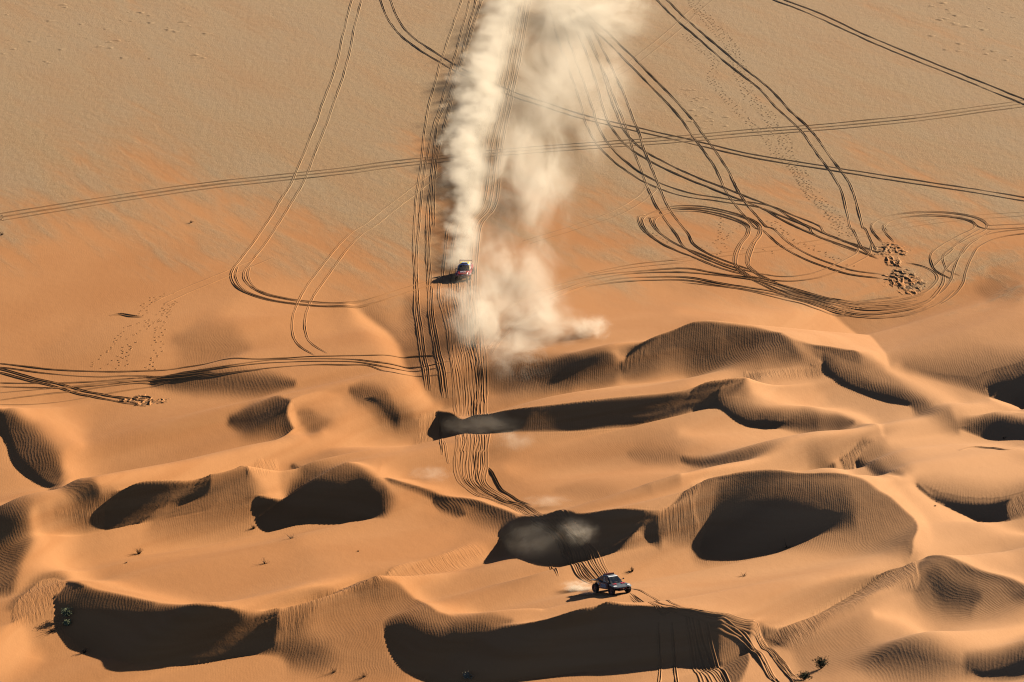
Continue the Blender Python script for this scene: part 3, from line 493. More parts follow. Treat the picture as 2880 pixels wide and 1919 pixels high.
def sand_material(name, relief=True, turned=False):
    s = NT(name)
    p = s.pos()
    sep = s.node("ShaderNodeSeparateXYZ"); s.ln(p, sep.inputs[0])
    x, y = sep.outputs[0], sep.outputs[1]
    # pale gravel plain in the distance, orange sand in the dunes, tongues of sand between
    along = s.scaled(p, (1, 1, 1), R(64))                   # drift direction of the sand tongues
    big = s.noise(s.scaled(along, (0.012, 0.05, 1)), 1.0, 4.0, 0.6, 0.3)
    fine = s.noise(s.scaled(along, (0.06, 0.28, 1)), 1.0, 4.0, 0.62, 0.3)
    yb = s.ramp(y, 18.0, 120.0, -0.20, 0.26, smooth=False)
    m = s.math('ADD', s.math('ADD', s.math('MULTIPLY', s.math('SUBTRACT', big, 0.5), 1.15), yb), s.math('MULTIPLY', s.math('SUBTRACT', fine, 0.5), 0.55))
    plain = s.math('MULTIPLY', s.ramp(m, -0.22, 0.18), s.ramp(y, 8.0, 30.0))
    tint = s.noise(s.scaled(p, (0.05, 0.03, 1)), 1.0, 3.0, 0.5)
    sand = s.mix(s.ramp(tint, 0.3, 0.7), (0.37, 0.162, 0.058), (0.41, 0.19, 0.073))
    paler = s.math('MULTIPLY', s.ramp(s.math('ADD', x, s.math('MULTIPLY', tint, 40.0)), 0.0, 75.0), s.ramp(y, 40.0, -30.0))
    sand = s.mix(s.math('MULTIPLY', paler, 0.75), sand, (0.43, 0.235, 0.115))
    grit = s.noise(p, 3.2, 4.0, 0.75)
    gravel = s.mix(s.ramp(grit, 0.35, 0.7), (0.255, 0.165, 0.085), (0.355, 0.235, 0.125))
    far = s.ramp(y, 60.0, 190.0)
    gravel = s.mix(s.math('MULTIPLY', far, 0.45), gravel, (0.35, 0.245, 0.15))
    c = s.mix(plain, sand, gravel)
    streak = s.noise(s.scaled(along, (0.03, 0.16, 1)), 1.0, 5.0, 0.65)
    c = s.mix(s.math('MULTIPLY', s.ramp(streak, 0.35, 0.75), s.math('MULTIPLY', plain, 0.65)), c, (0.32, 0.18, 0.088))
    mott = s.ramp(s.noise(s.scaled(along, (0.02, 0.055, 1)), 1.3, 5.0, 0.7), 0.42, 0.66)
    c = s.mix(s.math('MULTIPLY', mott, s.math('MULTIPLY', plain, 0.5)), c, (0.30, 0.212, 0.128))
    sp = s.ramp(s.noise(p, 7.0, 2.0, 0.6), 0.60, 0.72)
    c = s.mix(s.math('MULTIPLY', sp, s.math('MULTIPLY', plain, 0.35)), c, (0.17, 0.12, 0.075))
    if turned:                                              # darker sand in rut centres and in the hollows of churned patches
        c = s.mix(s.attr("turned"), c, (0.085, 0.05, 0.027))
    nrm = None
    if relief:
        rp, ph = s.attr("ripple"), s.attr("rphase")
        w = s.math('SINE', s.math('MULTIPLY', ph, 2 * math.pi / 0.31))
        w = s.math('SUBTRACT', 1.0, s.math('ABSOLUTE', s.math('SINE', s.math('MULTIPLY', ph, math.pi / 0.31))))
        brk = s.ramp(s.noise(p, 0.7, 2.0, 0.5), 0.25, 0.6, 0.35, 1.0)
        h = s.math('MULTIPLY', s.math('MULTIPLY', w, rp), s.math('MULTIPLY', brk, 0.0075))
        gc = s.attr("gcoord"); gm = s.attr("groove")
        cv = s.node("ShaderNodeCombineXYZ"); s.ln(gc, cv.inputs[0]); s.ln(s.math('MULTIPLY', y, 0.10), cv.inputs[1])
        gn = s.noise(cv.outputs[0], 3.4, 3.0, 0.7)
        h = s.math('ADD', h, s.math('MULTIPLY', s.math('MULTIPLY', gn, gm), 0.09))
        hum = s.noise(s.scaled(p, (0.9, 0.55, 1)), 1.0, 4.0, 0.62)
        h = s.math('ADD', h, s.math('MULTIPLY', hum, s.math('ADD', s.math('MULTIPLY', plain, 0.06), 0.03)))
        h = s.math('ADD', h, s.math('MULTIPLY', s.noise(p, 5.0, 2.0, 0.6), s.math('ADD', s.math('MULTIPLY', plain, 0.03), 0.010)))
        nrm = s.bump(h, 1.0, 1.0)
    s.bsdf(c, 0.95, nrm, spec=0.1)
    return s.m
SAND = sand_material("dune_sand")
ground = link("desert_ground", me, SAND)
tag(ground, "orange rippled sand dunes running into a pale gravelly desert plain", kind="structure")

# tyre ruts on the ground (metres): gauge, half width, berm height, how much darker the sand in the rut centre is, line
RUTS=[
(1.75,0.22,0.085,0.5,[(-27.65,199.69),(-27.88,195.2),(-28.44,175.64),(-28.73,151.06),(-29.87,124.36),(-30.87,104.74),(-31.89,87.83),(-32.67,76.5),(-34.02,64.78),(-35.51,52.89),(-35.66,51.45),(-36.6,44.49),(-37.73,37.66),(-38.67,31.66),(-38.49,27.13),(-37,22.49),(-34.2,18.64),(-29.18,16.45),(-23.45,15.32),(-19.35,17.88),(-15.19,22.18),(-10.98,26.47)]),
(1.75,0.22,0.07,0.5,[(-38.05,33.9),(-38.04,28.63),(-36.57,22.51),(-33.8,19.07),(-29.21,17),(-23.48,15.97),(-19.36,18.14)]),
(1.75,0.22,0.06,0.5,[(-35.01,38.2),(-39.91,30.56),(-44.99,22.88),(-48.73,16.2)]),
(1.75,0.22,0.09,0.95,[(-89.63,50.53),(-76.98,57.95),(-75.8,58.85),(-67.73,63.71),(-57.46,69.81),(-44.8,76.34),(-26.29,83.74),(-19.67,87.01),(-10.75,90.73),(-1.28,94.49),(7.37,97.03),(18.85,100),(26.99,102.32),(38.73,106.31),(50.52,109.64),(64.95,114.88),(77.32,120.92),(85.36,124.85),(102.93,134.64)]),
(1.75,0.22,0.09,0.95,[(-89.41,49),(-76.78,56.38),(-75.61,57.28),(-67.56,62.11),(-57.31,68.17),(-44.68,74.67),(-26.22,82.04),(-19.62,85.29),(-10.72,88.99),(-1.28,92.73),(7.35,95.25),(18.8,98.21),(26.92,100.52),(38.62,104.48),(50.39,107.8),(64.77,113.01),(77.11,119.02),(85.12,122.93),(102.64,132.66)]),
(1.75,0.22,0.1,0.55,[(-23.14,198.56),(-22.78,195.2),(-21.23,182.05),(-18.88,170.38),(-15.37,160.09),(-11.23,150.07),(-8.08,143.23),(-3.28,134.61),(1.16,127.59),(5.29,122.53),(11.77,114.41),(19.06,107.79),(26.94,100.86),(37.86,91.19),(48.67,84.69),(59.24,78.11),(69.64,71.97),(78.21,66.77),(90.09,61.44)]),
(0,0.21,0.08,0.35,[(-8.83,198.56),(-9.06,195.2),(-11.98,151.06),(-13.56,118.9),(-14.03,91.15),(-14.36,65.55),(-14.39,52.93),(-14.17,40.97),(-13.7,26.23),(-13.21,12.37),(-12.16,-6.42),(-10.98,-21.68)]),
(0,0.21,0.08,0.35,[(-7.26,198.56),(-7.49,195.2),(-9.39,160.09),(-11.33,126.21),(-12.78,102.15),(-13.54,73.33),(-13.54,52.94),(-13.68,40.98),(-13.35,26.2),(-12.72,12.04),(-11.59,-6.64),(-10.58,-21.58)]),
(0,0.21,0.09,0.35,[(-5.03,198.56),(-5.27,195.2),(-7.25,170.38),(-9.13,140.33),(-11.01,106.48),(-12.08,89.49),(-12.51,65.55),(-12.48,52.94),(-12.29,41),(-11.71,22.12),(-11.07,6.72),(-10.15,-7.2),(-8.78,-22.7)]),
(0,0.21,0.09,0.35,[(-6.34,198.56),(-6.67,190.76),(-9.98,131.79),(-11.98,109.1),(-12.16,81.31),(-11.95,52.95),(-11.86,41.01),(-11.21,22.04),(-10.56,6.34),(-9.53,-7.51),(-8.28,-22.57)]),
(0,0.21,0.07,0.35,[(-5.68,198.56),(-5.87,188.57),(-8.71,145.17),(-10.6,109.98),(-11.78,85.37),(-11.41,52.95)]),
(1.75,0.22,0.1,0.45,[(7.26,193.53),(8.69,170.38),(11.08,137.46),(12.33,119.8),(12.76,110.86),(14.24,98.72),(17.13,87.02),(20.97,77.35),(25.73,70.76),(31.06,67.47),(37.58,63.72),(40.33,59.37),(44.18,53.11),(45.06,48.65),(50.15,42.25),(53.17,38.59)]),
(1.75,0.22,0.1,0.45,[(10.93,185.29),(13.52,158.06),(14.83,137.46),(15.85,118.9),(17.06,106.48),(19.83,94.5),(26.15,81.36),(34.4,68.85),(38.38,62.52),(40.65,56.8),(45.45,47.88),(50.68,40.58)]),
(1.75,0.22,0.1,0.45,[(12.44,183.13),(15.4,153.05),(17.34,131.79),(18.92,110.86),(20.03,93.66),(21.13,78.94),(22.22,65.77),(23.32,58.01),(24.94,49.04),(25.74,43.07),(28.75,36.2),(33.29,30.66)]),
(1.75,0.22,0.1,0.45,[(10,192.98),(11.98,186.38),(18.07,161.1),(22.86,139.37),(27.57,116.65),(29.76,102.15),(32.01,87.05),(33.43,71.18),(35.52,57.92),(36.5,52.68),(37.58,51.16),(39.37,43.94),(42.09,38.2),(45.13,34.46),(48.24,32.14),(52.54,31.21)]),
(1.75,0.22,0.1,0.45,[(25.6,199.69),(27.09,195.2),(30.14,179.9),(36.47,153.05),(41.5,133.67),(44.15,118.9),(46.82,106.49),(48.7,91.24),(50.24,79.03),(50.71,70.98),(50.61,61.51),(50.52,52.5),(50.87,51.08),(51.49,42.35),(53,39.2)]),
(1.75,0.22,0.11,0.45,[(45.73,200.82),(48.01,195.2),(53.58,185.29),(60.1,170.38),(68.57,153.05),(76.76,137.46),(84.97,121.66),(95.75,101.26)]),
(1.75,0.22,0.03,0.45,[(35.82,197.44),(31.6,184.21),(28.54,173.53),(20.23,149.09),(15.07,137.46)]),
(1.75,0.22,0.06,0.45,[(21.47,75.78),(20.93,72.65),(19.01,67.25),(15.14,60.08),(9.88,53.79),(6.6,50.24),(2.08,45.66)]),
(1.75,0.22,0.07,0.45,[(-10.22,85.37),(-14.22,74.12),(-17.87,63.25),(-20.82,54.23),(-22.66,49.92),(-24.59,41.92),(-26.99,29.16),(-28.46,19.2),(-29,8.72),(-28.53,1.5),(-27.33,-3.94),(-25.27,-8.47)]),
(1.75,0.22,0.1,0.75,[(45.18,20.35),(38.93,23.5),(35.28,27.54),(32.96,32.73),(33.02,37.04),(34.13,43.97),(35.46,49.6),(35.4,54.46),(32.8,59.15),(28.66,62.71),(25.45,63.35),(23.19,62.37),(20.48,58.99),(19.56,58.05),(20.06,52.43),(22.08,45.92),(24.26,41.53),(26.22,38.6),(29.71,33.27),(33.88,29.69),(38.15,28.3),(42.63,30.14),(46.17,33.65),(48.88,37.44),(50.43,40.22),(51.28,45.15)]),
(1.75,0.22,0.09,0.75,[(45.14,19.8),(38.88,22.67),(35.23,26.64),(32.91,31.74),(32.71,37.02),(33.82,43.97),(35.15,49.61),(35.06,54.02),(32.74,58.06),(28.61,61.64),(25.41,62.29),(23.15,61.31),(20.45,57.93),(20.38,52.42),(22.08,45.92),(24.26,41.53),(26.22,38.6),(29.71,33.27),(33.88,29.69),(38.15,28.3),(42.63,30.14),(46.17,33.65),(48.88,37.44),(50.43,40.22),(51.28,45.15)]),
(1.75,0.22,0.08,0.75,[(54.54,45.36),(53.59,51.16),(54.26,55.04),(57.16,58.25),(60.68,59.26),(64.1,59.19),(67.36,57.64),(68.89,54.94),(68.39,52.42),(66,49.12),(63.1,44.86),(61.13,40.81),(60.94,36.54),(61.4,34.52),(63.26,33.23)]),
(1.75,0.22,0.07,0.75,[(53.97,50.42),(53.78,53.47),(55.95,57.44),(60.74,59.9),(65.26,59.39),(68.44,57.1),(69.46,53.91),(71.72,53.9),(77.31,55.11)]),
(1.75,0.22,0.08,0.75,[(77.05,52.93),(71.09,50.31),(67.24,45.97),(65.35,40.74),(63.89,35.17),(63.13,31.93),(61.22,28.05),(58.52,24.77),(53.92,21.66),(49.47,19.98),(45.1,19.23),(40.91,20.83),(36.78,23.55)]),
(1.75,0.22,0.07,0.75,[(69.26,52.16),(65.72,46.45),(63.9,41.77),(61.95,37.86),(60.5,34.3)]),
(0,0.21,0.06,0.5,[(10.72,29.4),(17.39,34.16),(24.42,36.27)]),
(0,0.21,0.06,0.5,[(10.71,28.52),(17.34,32.5),(24.35,34.53)]),
(0,0.3,0.13,0.5,[(3.05,18.88),(7.39,24.08),(11.78,27.96),(17.27,30.17),(24.24,31.79),(28.46,30),(32.72,28.22),(36.94,26.26),(41.1,23.59),(45.26,21.48),(49.64,22.25),(54.17,24.62),(57.9,27.53),(59.97,30.97),(60.29,33.27),(58.86,35.64),(56.36,37.13)]),
(0,0.3,0.13,0.5,[(3.67,15.16),(7.35,20.86),(11.74,25.75),(17.24,29.19),(24.16,29.82),(28.41,28.94),(33.75,27.33),(38.97,24.08),(43.09,21.24),(47.37,20.84),(51.83,22.55),(56.4,25.33)]),
(0,0.3,0.14,0.5,[(5.16,14.99),(8.41,19.88),(12.79,24.5),(17.18,26.97),(24.07,27.68),(30.36,24.58),(36.74,22.95),(42.98,19.65),(47.27,19.47),(51.69,20.77),(57.38,24.11),(60.75,30),(61.53,33.6)]),
(0,0.3,0.12,0.5,[(6.23,16.6),(10.59,21.93),(17.13,25.3),(24.02,26.27),(30.31,23.55),(37.72,21.41),(42.9,18.64),(47.22,18.81),(51.59,19.63),(56.05,21.37),(59.61,24.87),(62.47,29.65)]),
(0,0.21,0.07,0.5,[(23.91,25.22),(32.41,22.54),(38.69,19.7),(42.81,17.33),(47.21,18.54),(51.59,19.63),(56.1,21.95),(58.96,24.82)]),
(0,0.33,0.16,0.5,[(44.14,20.97),(48.51,21.64),(54.09,23.67),(56.85,25.46)]),
(0,0.33,0.16,0.5,[(45.59,20.12),(49.53,20.85),(54.02,22.9),(56.31,24.31)]),
(0,0.21,0.12,0.5,[(44.16,18.13),(47.34,20.49),(50.74,22.5),(54.64,25.15)]),
(0,0.21,0.12,0.5,[(45.03,18.22),(49.58,21.54),(55.83,23.78)]),
(0,0.21,0.12,0.5,[(43.15,22.08),(47.44,21.75),(51.96,24.19),(54.24,25.56)]),
(0,0.21,0.05,0.1,[(-3.63,-4.95),(-0.99,9.02),(3.05,18.88)]),
(0,0.21,0.05,0.1,[(-3.2,-8.46),(-0.31,5.61),(3.88,15.14)]),
(0,0.21,0.05,0.1,[(-2.83,-10.88),(0.27,2.99),(4.6,12.14)]),
(1.75,0.22,0.035,0.1,[(22.13,35.57),(24.35,36.27),(31.1,39.12),(40.19,42.82),(49.5,48),(59.08,54.4),(68.56,58.23),(77.99,60.67)]),
(0,0.21,0.11,0.6,[(-68.4,-9.17),(-67.55,-9.48),(-61.25,-11.3),(-53.06,-12.16),(-47.11,-10.87),(-41.13,-9.24),(-32.92,-10.15),(-26.86,-9.46),(-22.44,-9.43),(-18.45,-9.11),(-13.4,-7.68),(-9.3,-9.05)]),
(0,0.21,0.12,0.6,[(-68.21,-10.74),(-67.36,-11.04),(-61.08,-12.93),(-54.92,-13.84),(-48.96,-12.86),(-42.85,-13.23),(-36.81,-12.64),(-30.86,-10.6),(-22.39,-10.85),(-18.36,-11.87),(-14.32,-11.74),(-11.24,-13.52),(-8.21,-13.62)]),
(0,0.3,0.14,0.6,[(-67.99,-12.58),(-67.11,-13.14),(-61.7,-16.45),(-56.41,-19.23),(-50.14,-22.27),(-46.89,-23.03)]),
(0,0.3,0.13,0.6,[(-68.17,-11.05),(-67.29,-11.65),(-61.83,-15.27),(-56.54,-17.85),(-50.29,-20.62),(-46.27,-20.92)]),
(0,0.21,0.11,0.6,[(-67.47,-16.83),(-60.67,-16.69),(-54.77,-15.51),(-48.9,-13.63),(-42.83,-13.54),(-36.77,-13.22),(-30.78,-11.97),(-22.34,-11.87),(-18.33,-12.64),(-15.28,-13.57),(-12.21,-15.55),(-9.18,-15.67)]),
(0,0.21,0.1,0.6,[(-67.3,-18.22),(-60.48,-18.4),(-56.6,-17.32),(-50.76,-15.35),(-45.85,-13.83),(-41.78,-14.06)]),
(0,0.21,0.06,0.6,[(-67,-20.73),(-60.45,-18.67),(-52.78,-15.24),(-46.93,-13.02),(-41.85,-13.06)]),
(0,0.21,0.1,0.6,[(-66.6,-23.93),(-58.38,-19.38),(-50.71,-15.92),(-42.72,-14.99),(-34.64,-14.98),(-26.66,-13.52),(-22.28,-13.49),(-18.31,-13.37),(-15.16,-17.59),(-12.56,-17.72),(-10.15,-18.06),(-7.75,-17.35)]),
(0,0.21,0.08,0.6,[(-66.38,-25.73),(-59.93,-23.55),(-52.42,-19.15),(-44.72,-15.3),(-38.65,-15.42),(-32.62,-15.1)]),
(0,0.34,0.16,0.6,[(-52.76,-15.47),(-47.81,-14.51),(-42.73,-14.81),(-38.72,-14.42)]),
(0,0.3,0.14,0.6,[(-48.94,-13.11),(-43.81,-13.97),(-38.73,-14.21)]),
(0,0.26,0.09,0.25,[(-0.35,198.56),(-0.74,195.2),(-3.13,143.23),(-5.67,97.87),(-7.14,65.56),(-9.25,52.33),(-9.72,26.06)]),
(0,0.297668,0.069,0.25,[(-10.13,28.21),(-10.04,19.22),(-9.68,14.65),(-8.48,-2.04),(-7.85,-13.05),(-7.48,-19.36),(-7.43,-22.86),(-7.09,-28.2)]),
(0,0.355465,0.069,0.25,[(-9.59,19.91),(-9.28,19.24),(-9.07,14.49),(-8.13,-2.14),(-7.69,-13.1),(-7.27,-19.26),(-6.94,-22.67),(-6.69,-28.1)]),
(0,0.26,0.09,0.25,[(0.55,198.56),(0.18,195.2),(-2.22,143.23),(-4.72,97.87),(-6.06,65.56),(-8.21,52.34),(-8.67,25.97)]),
(0,0.300025,0.067,0.25,[(-8.85,22.37),(-8.78,19.25),(-8.7,14.38),(-7.72,-2.21),(-7.21,-13.19),(-6.53,-18.91),(-6.38,-22.46),(-6.31,-27.99)]),
(0,0.305007,0.056,0.25,[(-6.99,-32.96),(-6.75,-43.36),(-6.83,-46.36),(-6.86,-46.88),(-6.98,-49.74),(-6.52,-53.75),(-5.02,-56.06),(-2.14,-60.34),(0.05,-62.92),(2.79,-70.1)]),
(0,0.333266,0.064,0.25,[(-8.61,26.82),(-8.47,19.25),(-8.3,14.25),(-7.52,-2.24),(-6.63,-13.19),(-6.55,-18.92),(-6.31,-22.44),(-6.22,-27.96)]),
(0,0.289235,0.053,0.25,[(-6.92,-33.22),(-6.56,-43.42),(-6.6,-46.28),(-6.76,-46.85),(-6.69,-49.65),(-6.13,-53.67),(-4.98,-56.05),(-2.14,-60.34),(0.22,-62.87),(3.21,-70.62)]),
(0,0.26,0.09,0.25,[(1.23,198.56),(0.88,195.2),(-1.53,143.23),(-4.01,97.87),(-5.25,65.56),(-7.44,52.35),(-7.87,25.87)]),
(0,0.2989,0.088,0.25,[(-8.23,24.69),(-8.15,19.25),(-7.71,14.06),(-6.87,-2.28),(-6.21,-13.17),(-5.94,-18.65),(-5.73,-22.3),(-5.92,-27.88)]),
(0,0.270531,0.073,0.25,[(-6.14,-35.86),(-5.96,-43.5),(-6.24,-46.14),(-6.08,-46.57),(-6.22,-49.51),(-5.78,-53.6),(-4.57,-55.96),(-1.88,-60.26),(0.55,-62.81),(3.46,-71.01)]),
(0,0.290792,0.088,0.25,[(-7.72,29.29),(-7.47,19.22),(-7.06,13.84),(-6.54,-2.29),(-5.94,-13.14),(-5.65,-18.53),(-5.24,-22.27),(-5.33,-27.77)]),
(0,0.282339,0.073,0.25,[(-5.84,-36.95),(-5.66,-43.5),(-5.75,-45.94),(-5.59,-46.37),(-5.83,-49.41),(-5.57,-53.56),(-4.08,-55.9),(-1.59,-60.19),(1.04,-62.76),(4.01,-71.93)]),
(0,0.26,0.09,0.25,[(2.11,198.56),(1.78,195.2),(-0.64,143.23),(-3.08,97.87),(-4.19,65.56),(-6.43,52.36),(-6.84,25.72)]),
(0,0.319858,0.094,0.25,[(-6.84,24.35),(-7.01,19.19),(-6.78,13.75),(-6.29,-2.28),(-5.53,-13.11),(-5.24,-18.36),(-4.95,-22.3),(-4.83,-32.12)]),
(0,0.319246,0.079,0.25,[(-5.42,-37.71),(-5.21,-43.47),(-5.32,-45.77),(-5.35,-46.27),(-5.42,-49.31),(-4.96,-53.43),(-3.9,-55.88),(-1.48,-60.16),(1.23,-62.75),(4.54,-72.75)]),
(0,0.303659,0.136,0.25,[(-6.53,21.3),(-6.42,19.14),(-6.36,13.6),(-5.94,-2.27),(-5.27,-13.09),(-4.69,-18.15),(-4.64,-22.37),(-4.5,-32.71)]),
(0,0.24595,0.113,0.25,[(-4.82,-38.32),(-4.67,-43.38),(-4.81,-45.57),(-4.77,-46.03),(-4.96,-49.22),(-4.74,-53.39),(-3.45,-55.86),(-1.23,-60.12),(1.43,-62.75),(5.01,-73.39)]),
(0,0.26,0.09,0.25,[(2.93,198.56),(2.62,195.2),(0.19,143.23),(-2.22,97.87),(-3.2,65.57),(-5.49,52.37),(-5.87,25.62)]),
(0,0.326921,0.141,0.25,[(-6.01,29.22),(-5.77,19.06),(-5.92,13.46),(-5.11,-2.22),(-4.62,-13.01),(-4.5,-18.08),(-4.45,-22.42),(-4.18,-33.26)]),
(0,0.31023,0.117,0.25,[(-4.21,-38.77),(-4.11,-43.25),(-4.41,-45.41),(-4.5,-45.92),(-4.31,-49.1),(-4.51,-53.34),(-2.98,-55.87),(-1.03,-60.08),(1.68,-62.75),(5.48,-73.87)]),
(0,0.329449,0.134,0.25,[(-5.73,22.47),(-5.6,19.03),(-5.25,13.25),(-4.85,-2.2),(-4.37,-12.98),(-4.01,-17.92),(-4.2,-22.48),(-4.12,-33.36)]),
(0,0.246811,0.112,0.25,[(-3.93,-38.97),(-3.79,-43.17),(-3.92,-45.2),(-4.1,-45.76),(-4.15,-49.07),(-3.96,-53.22),(-2.84,-55.87),(-0.9,-60.06),(1.88,-62.75),(5.84,-74.14)]),
(0,0.26,0.09,0.25,[(3.64,198.56),(3.36,195.2),(0.91,143.23),(-1.47,97.87),(-2.34,65.57),(-4.67,52.38),(-5.04,25.58)]),
(0,0.321247,0.092,0.25,[(-5.05,26.08),(-5.16,18.97),(-4.94,13.16),(-4.38,-2.17),(-4.11,-12.94),(-3.77,-17.86),(-3.63,-22.63),(-3.48,-34.35)]),
(0,0.25339,0.077,0.25,[(-3.49,-39.26),(-3.38,-43.05),(-3.42,-45),(-3.69,-45.59),(-3.56,-49),(-3.8,-53.18),(-2.59,-55.89),(-0.43,-60),(1.98,-62.76),(6.25,-74.41)]),
(0,0.318651,0.075,0.25,[(-4.74,24.2),(-4.58,18.86),(-4.39,13.01),(-3.94,-2.15),(-3.43,-12.83),(-3.36,-17.78),(-3.33,-22.72),(-3.21,-34.66)]),
(0,0.288763,0.062,0.25,[(-2.87,-39.62),(-3.03,-42.95),(-3.16,-44.9),(-3.12,-45.37),(-3.09,-48.95),(-3.33,-53.08),(-2.07,-55.96),(-0.15,-59.97),(2.31,-62.77),(6.69,-74.67)]),
(0,0.21,0.15,0.25,[(-3.09,-48.68),(-2.04,-52.05),(-0.9,-56.26),(0.77,-59.83),(2.42,-61.9)]),
(0,0.21,0.1,0.25,[(-9.42,-26.28),(-9.16,-30.49),(-8.56,-47.94)]),
(0,0.21,0.06,0.25,[(-8.58,-41.64),(-7.91,-48.22),(-7.7,-49.34)]),
(0,0.28,0.125,0.25,[(2.15,-70.22),(5.15,-78.56),(5.82,-81.01),(6.53,-81.77),(7.52,-86.04),(9.27,-87.2)]),
(0,0.28,0.125,0.25,[(2.75,-70.84),(5.57,-78.76),(6.35,-80.97),(7.05,-81.65),(8,-85.8),(9.62,-87.07)]),
(0,0.28,0.122,0.25,[(3.27,-71.54),(5.94,-78.89),(6.8,-80.9),(7.46,-83.82),(8.41,-85.58),(9.93,-86.97)]),
(0,0.28,0.107,0.25,[(3.95,-72.61),(6.43,-79.04),(7.4,-80.79),(8.06,-83.74),(8.95,-85.31),(10.33,-86.85)]),
(0,0.28,0.078,0.25,[(4.41,-73.29),(6.76,-79.11),(7.81,-80.69),(8.47,-83.61),(9.32,-85.11),(10.61,-86.78)]),
(0,0.28,0.092,0.25,[(5.05,-74.06),(7.22,-79.17),(8.37,-80.56),(9.03,-83.41),(9.84,-84.85),(10.99,-86.7)]),
(0,0.28,0.078,0.25,[(5.58,-74.51),(7.6,-79.2),(8.84,-80.44),(9.49,-83.22),(10.26,-84.63),(11.3,-86.66)]),
(0,0.28,0.079,0.25,[(5.98,-74.79),(7.89,-79.2),(9.19,-80.35),(9.85,-83.07),(10.58,-84.47),(11.54,-86.63)]),
(0,0.28,0.081,0.25,[(6.73,-75.22),(8.43,-79.17),(9.85,-80.2),(10.51,-82.77),(11.18,-84.16),(11.98,-86.65)]),
(0,0.21,0.12,0.25,[(4.27,-81.77),(4.61,-83.15),(5.27,-87.44)]),
(0,0.21,0.07,0.25,[(13.36,-91.59),(16.08,-97.82),(17.55,-103.49),(18.99,-105.31)]),
(0,0.21,0.07,0.25,[(13.26,-94.96),(15.86,-103.43),(17.49,-104.99),(18.98,-105.6)]),
(0,0.21,0.07,0.25,[(13.22,-96.24),(15.82,-104.66),(17.47,-105.49),(18.97,-105.79)]),
(0,0.21,0.07,0.25,[(13.19,-97.42),(15.79,-105.41),(17.46,-105.7),(18.97,-105.97)]),
(0,0.34,0.15,0.25,[(17.93,-105.38),(20.79,-105.38),(23.7,-104.56),(25.78,-103.71),(27.19,-103.3),(28.63,-107.46),(29.96,-110.41),(30.84,-116.79)]),
(0,0.34,0.15,0.25,[(17.93,-105.44),(20.79,-105.43),(23.7,-104.61),(25.78,-103.81),(27.18,-103.44),(28.61,-107.86),(29.94,-110.76),(30.8,-117.32)]),
(0,0.34,0.15,0.25,[(17.93,-105.49),(20.79,-105.47),(23.7,-104.66),(25.78,-103.91),(27.18,-103.61),(28.58,-108.23),(29.91,-111.14),(30.77,-117.8)]),
(0,0.34,0.15,0.25,[(17.92,-105.53),(20.79,-105.51),(23.7,-104.71),(25.77,-104.01),(27.17,-103.83),(28.56,-108.58),(29.88,-111.59),(30.73,-118.25)]),
(0,0.34,0.15,0.25,[(17.92,-105.58),(20.79,-105.55),(23.7,-104.75),(25.77,-104.1),(27.15,-104.14),(28.54,-108.92),(29.85,-112.11),(30.7,-118.69)]),
(0,0.33,0.12,0.25,[(18.92,-105.98),(19.39,-107.51),(19.7,-108.78),(20.2,-110.87),(20.57,-115.44)]),
(0,0.33,0.12,0.25,[(19.6,-105.86),(20.07,-107.3),(20.72,-108.53),(21.76,-111.27),(22.69,-115.8)]),
(0,0.33,0.12,0.25,[(20.28,-105.7),(20.75,-107.09),(21.56,-108.34),(22.42,-111.34),(23.16,-116.21)]),
(0,0.33,0.12,0.25,[(21.13,-105.45),(21.6,-106.82),(22.15,-108.25),(22.79,-111.46),(23.32,-116.29)]),
(0,0.33,0.12,0.25,[(19.26,-105.92),(19.73,-107.41),(20.04,-108.69),(20.85,-111.05),(21.56,-115.45)]),
(0,0.21,0.16,0.25,[(15.93,-106.87),(16.04,-109.31),(16.11,-110.15),(15.71,-115.43)]),
(0,0.21,0.16,0.25,[(17.44,-106.7),(17.64,-108.84),(17.71,-109.63),(17.73,-115.55)]),
(0,0.4,0.26,0.25,[(21.37,-105.87),(23.34,-105.41),(24.88,-105.13),(26.04,-105.93),(27.14,-110.04),(28.22,-114.25)]),
(0,0.4,0.22,0.25,[(21.98,-105.44),(24.21,-104.96),(26.24,-105.33),(27.75,-110.99),(28.73,-116.49)]),
(0,0.45,0.22,0.25,[(-55,10.52),(-53.58,11.13),(-52,10),(-50.27,9.49)]),
(0,0.4,0.16,0.25,[(55.3,-43.44),(57.29,-41.09),(58.84,-40.92),(60.9,-42.86),(62.57,-41.78)]),
]
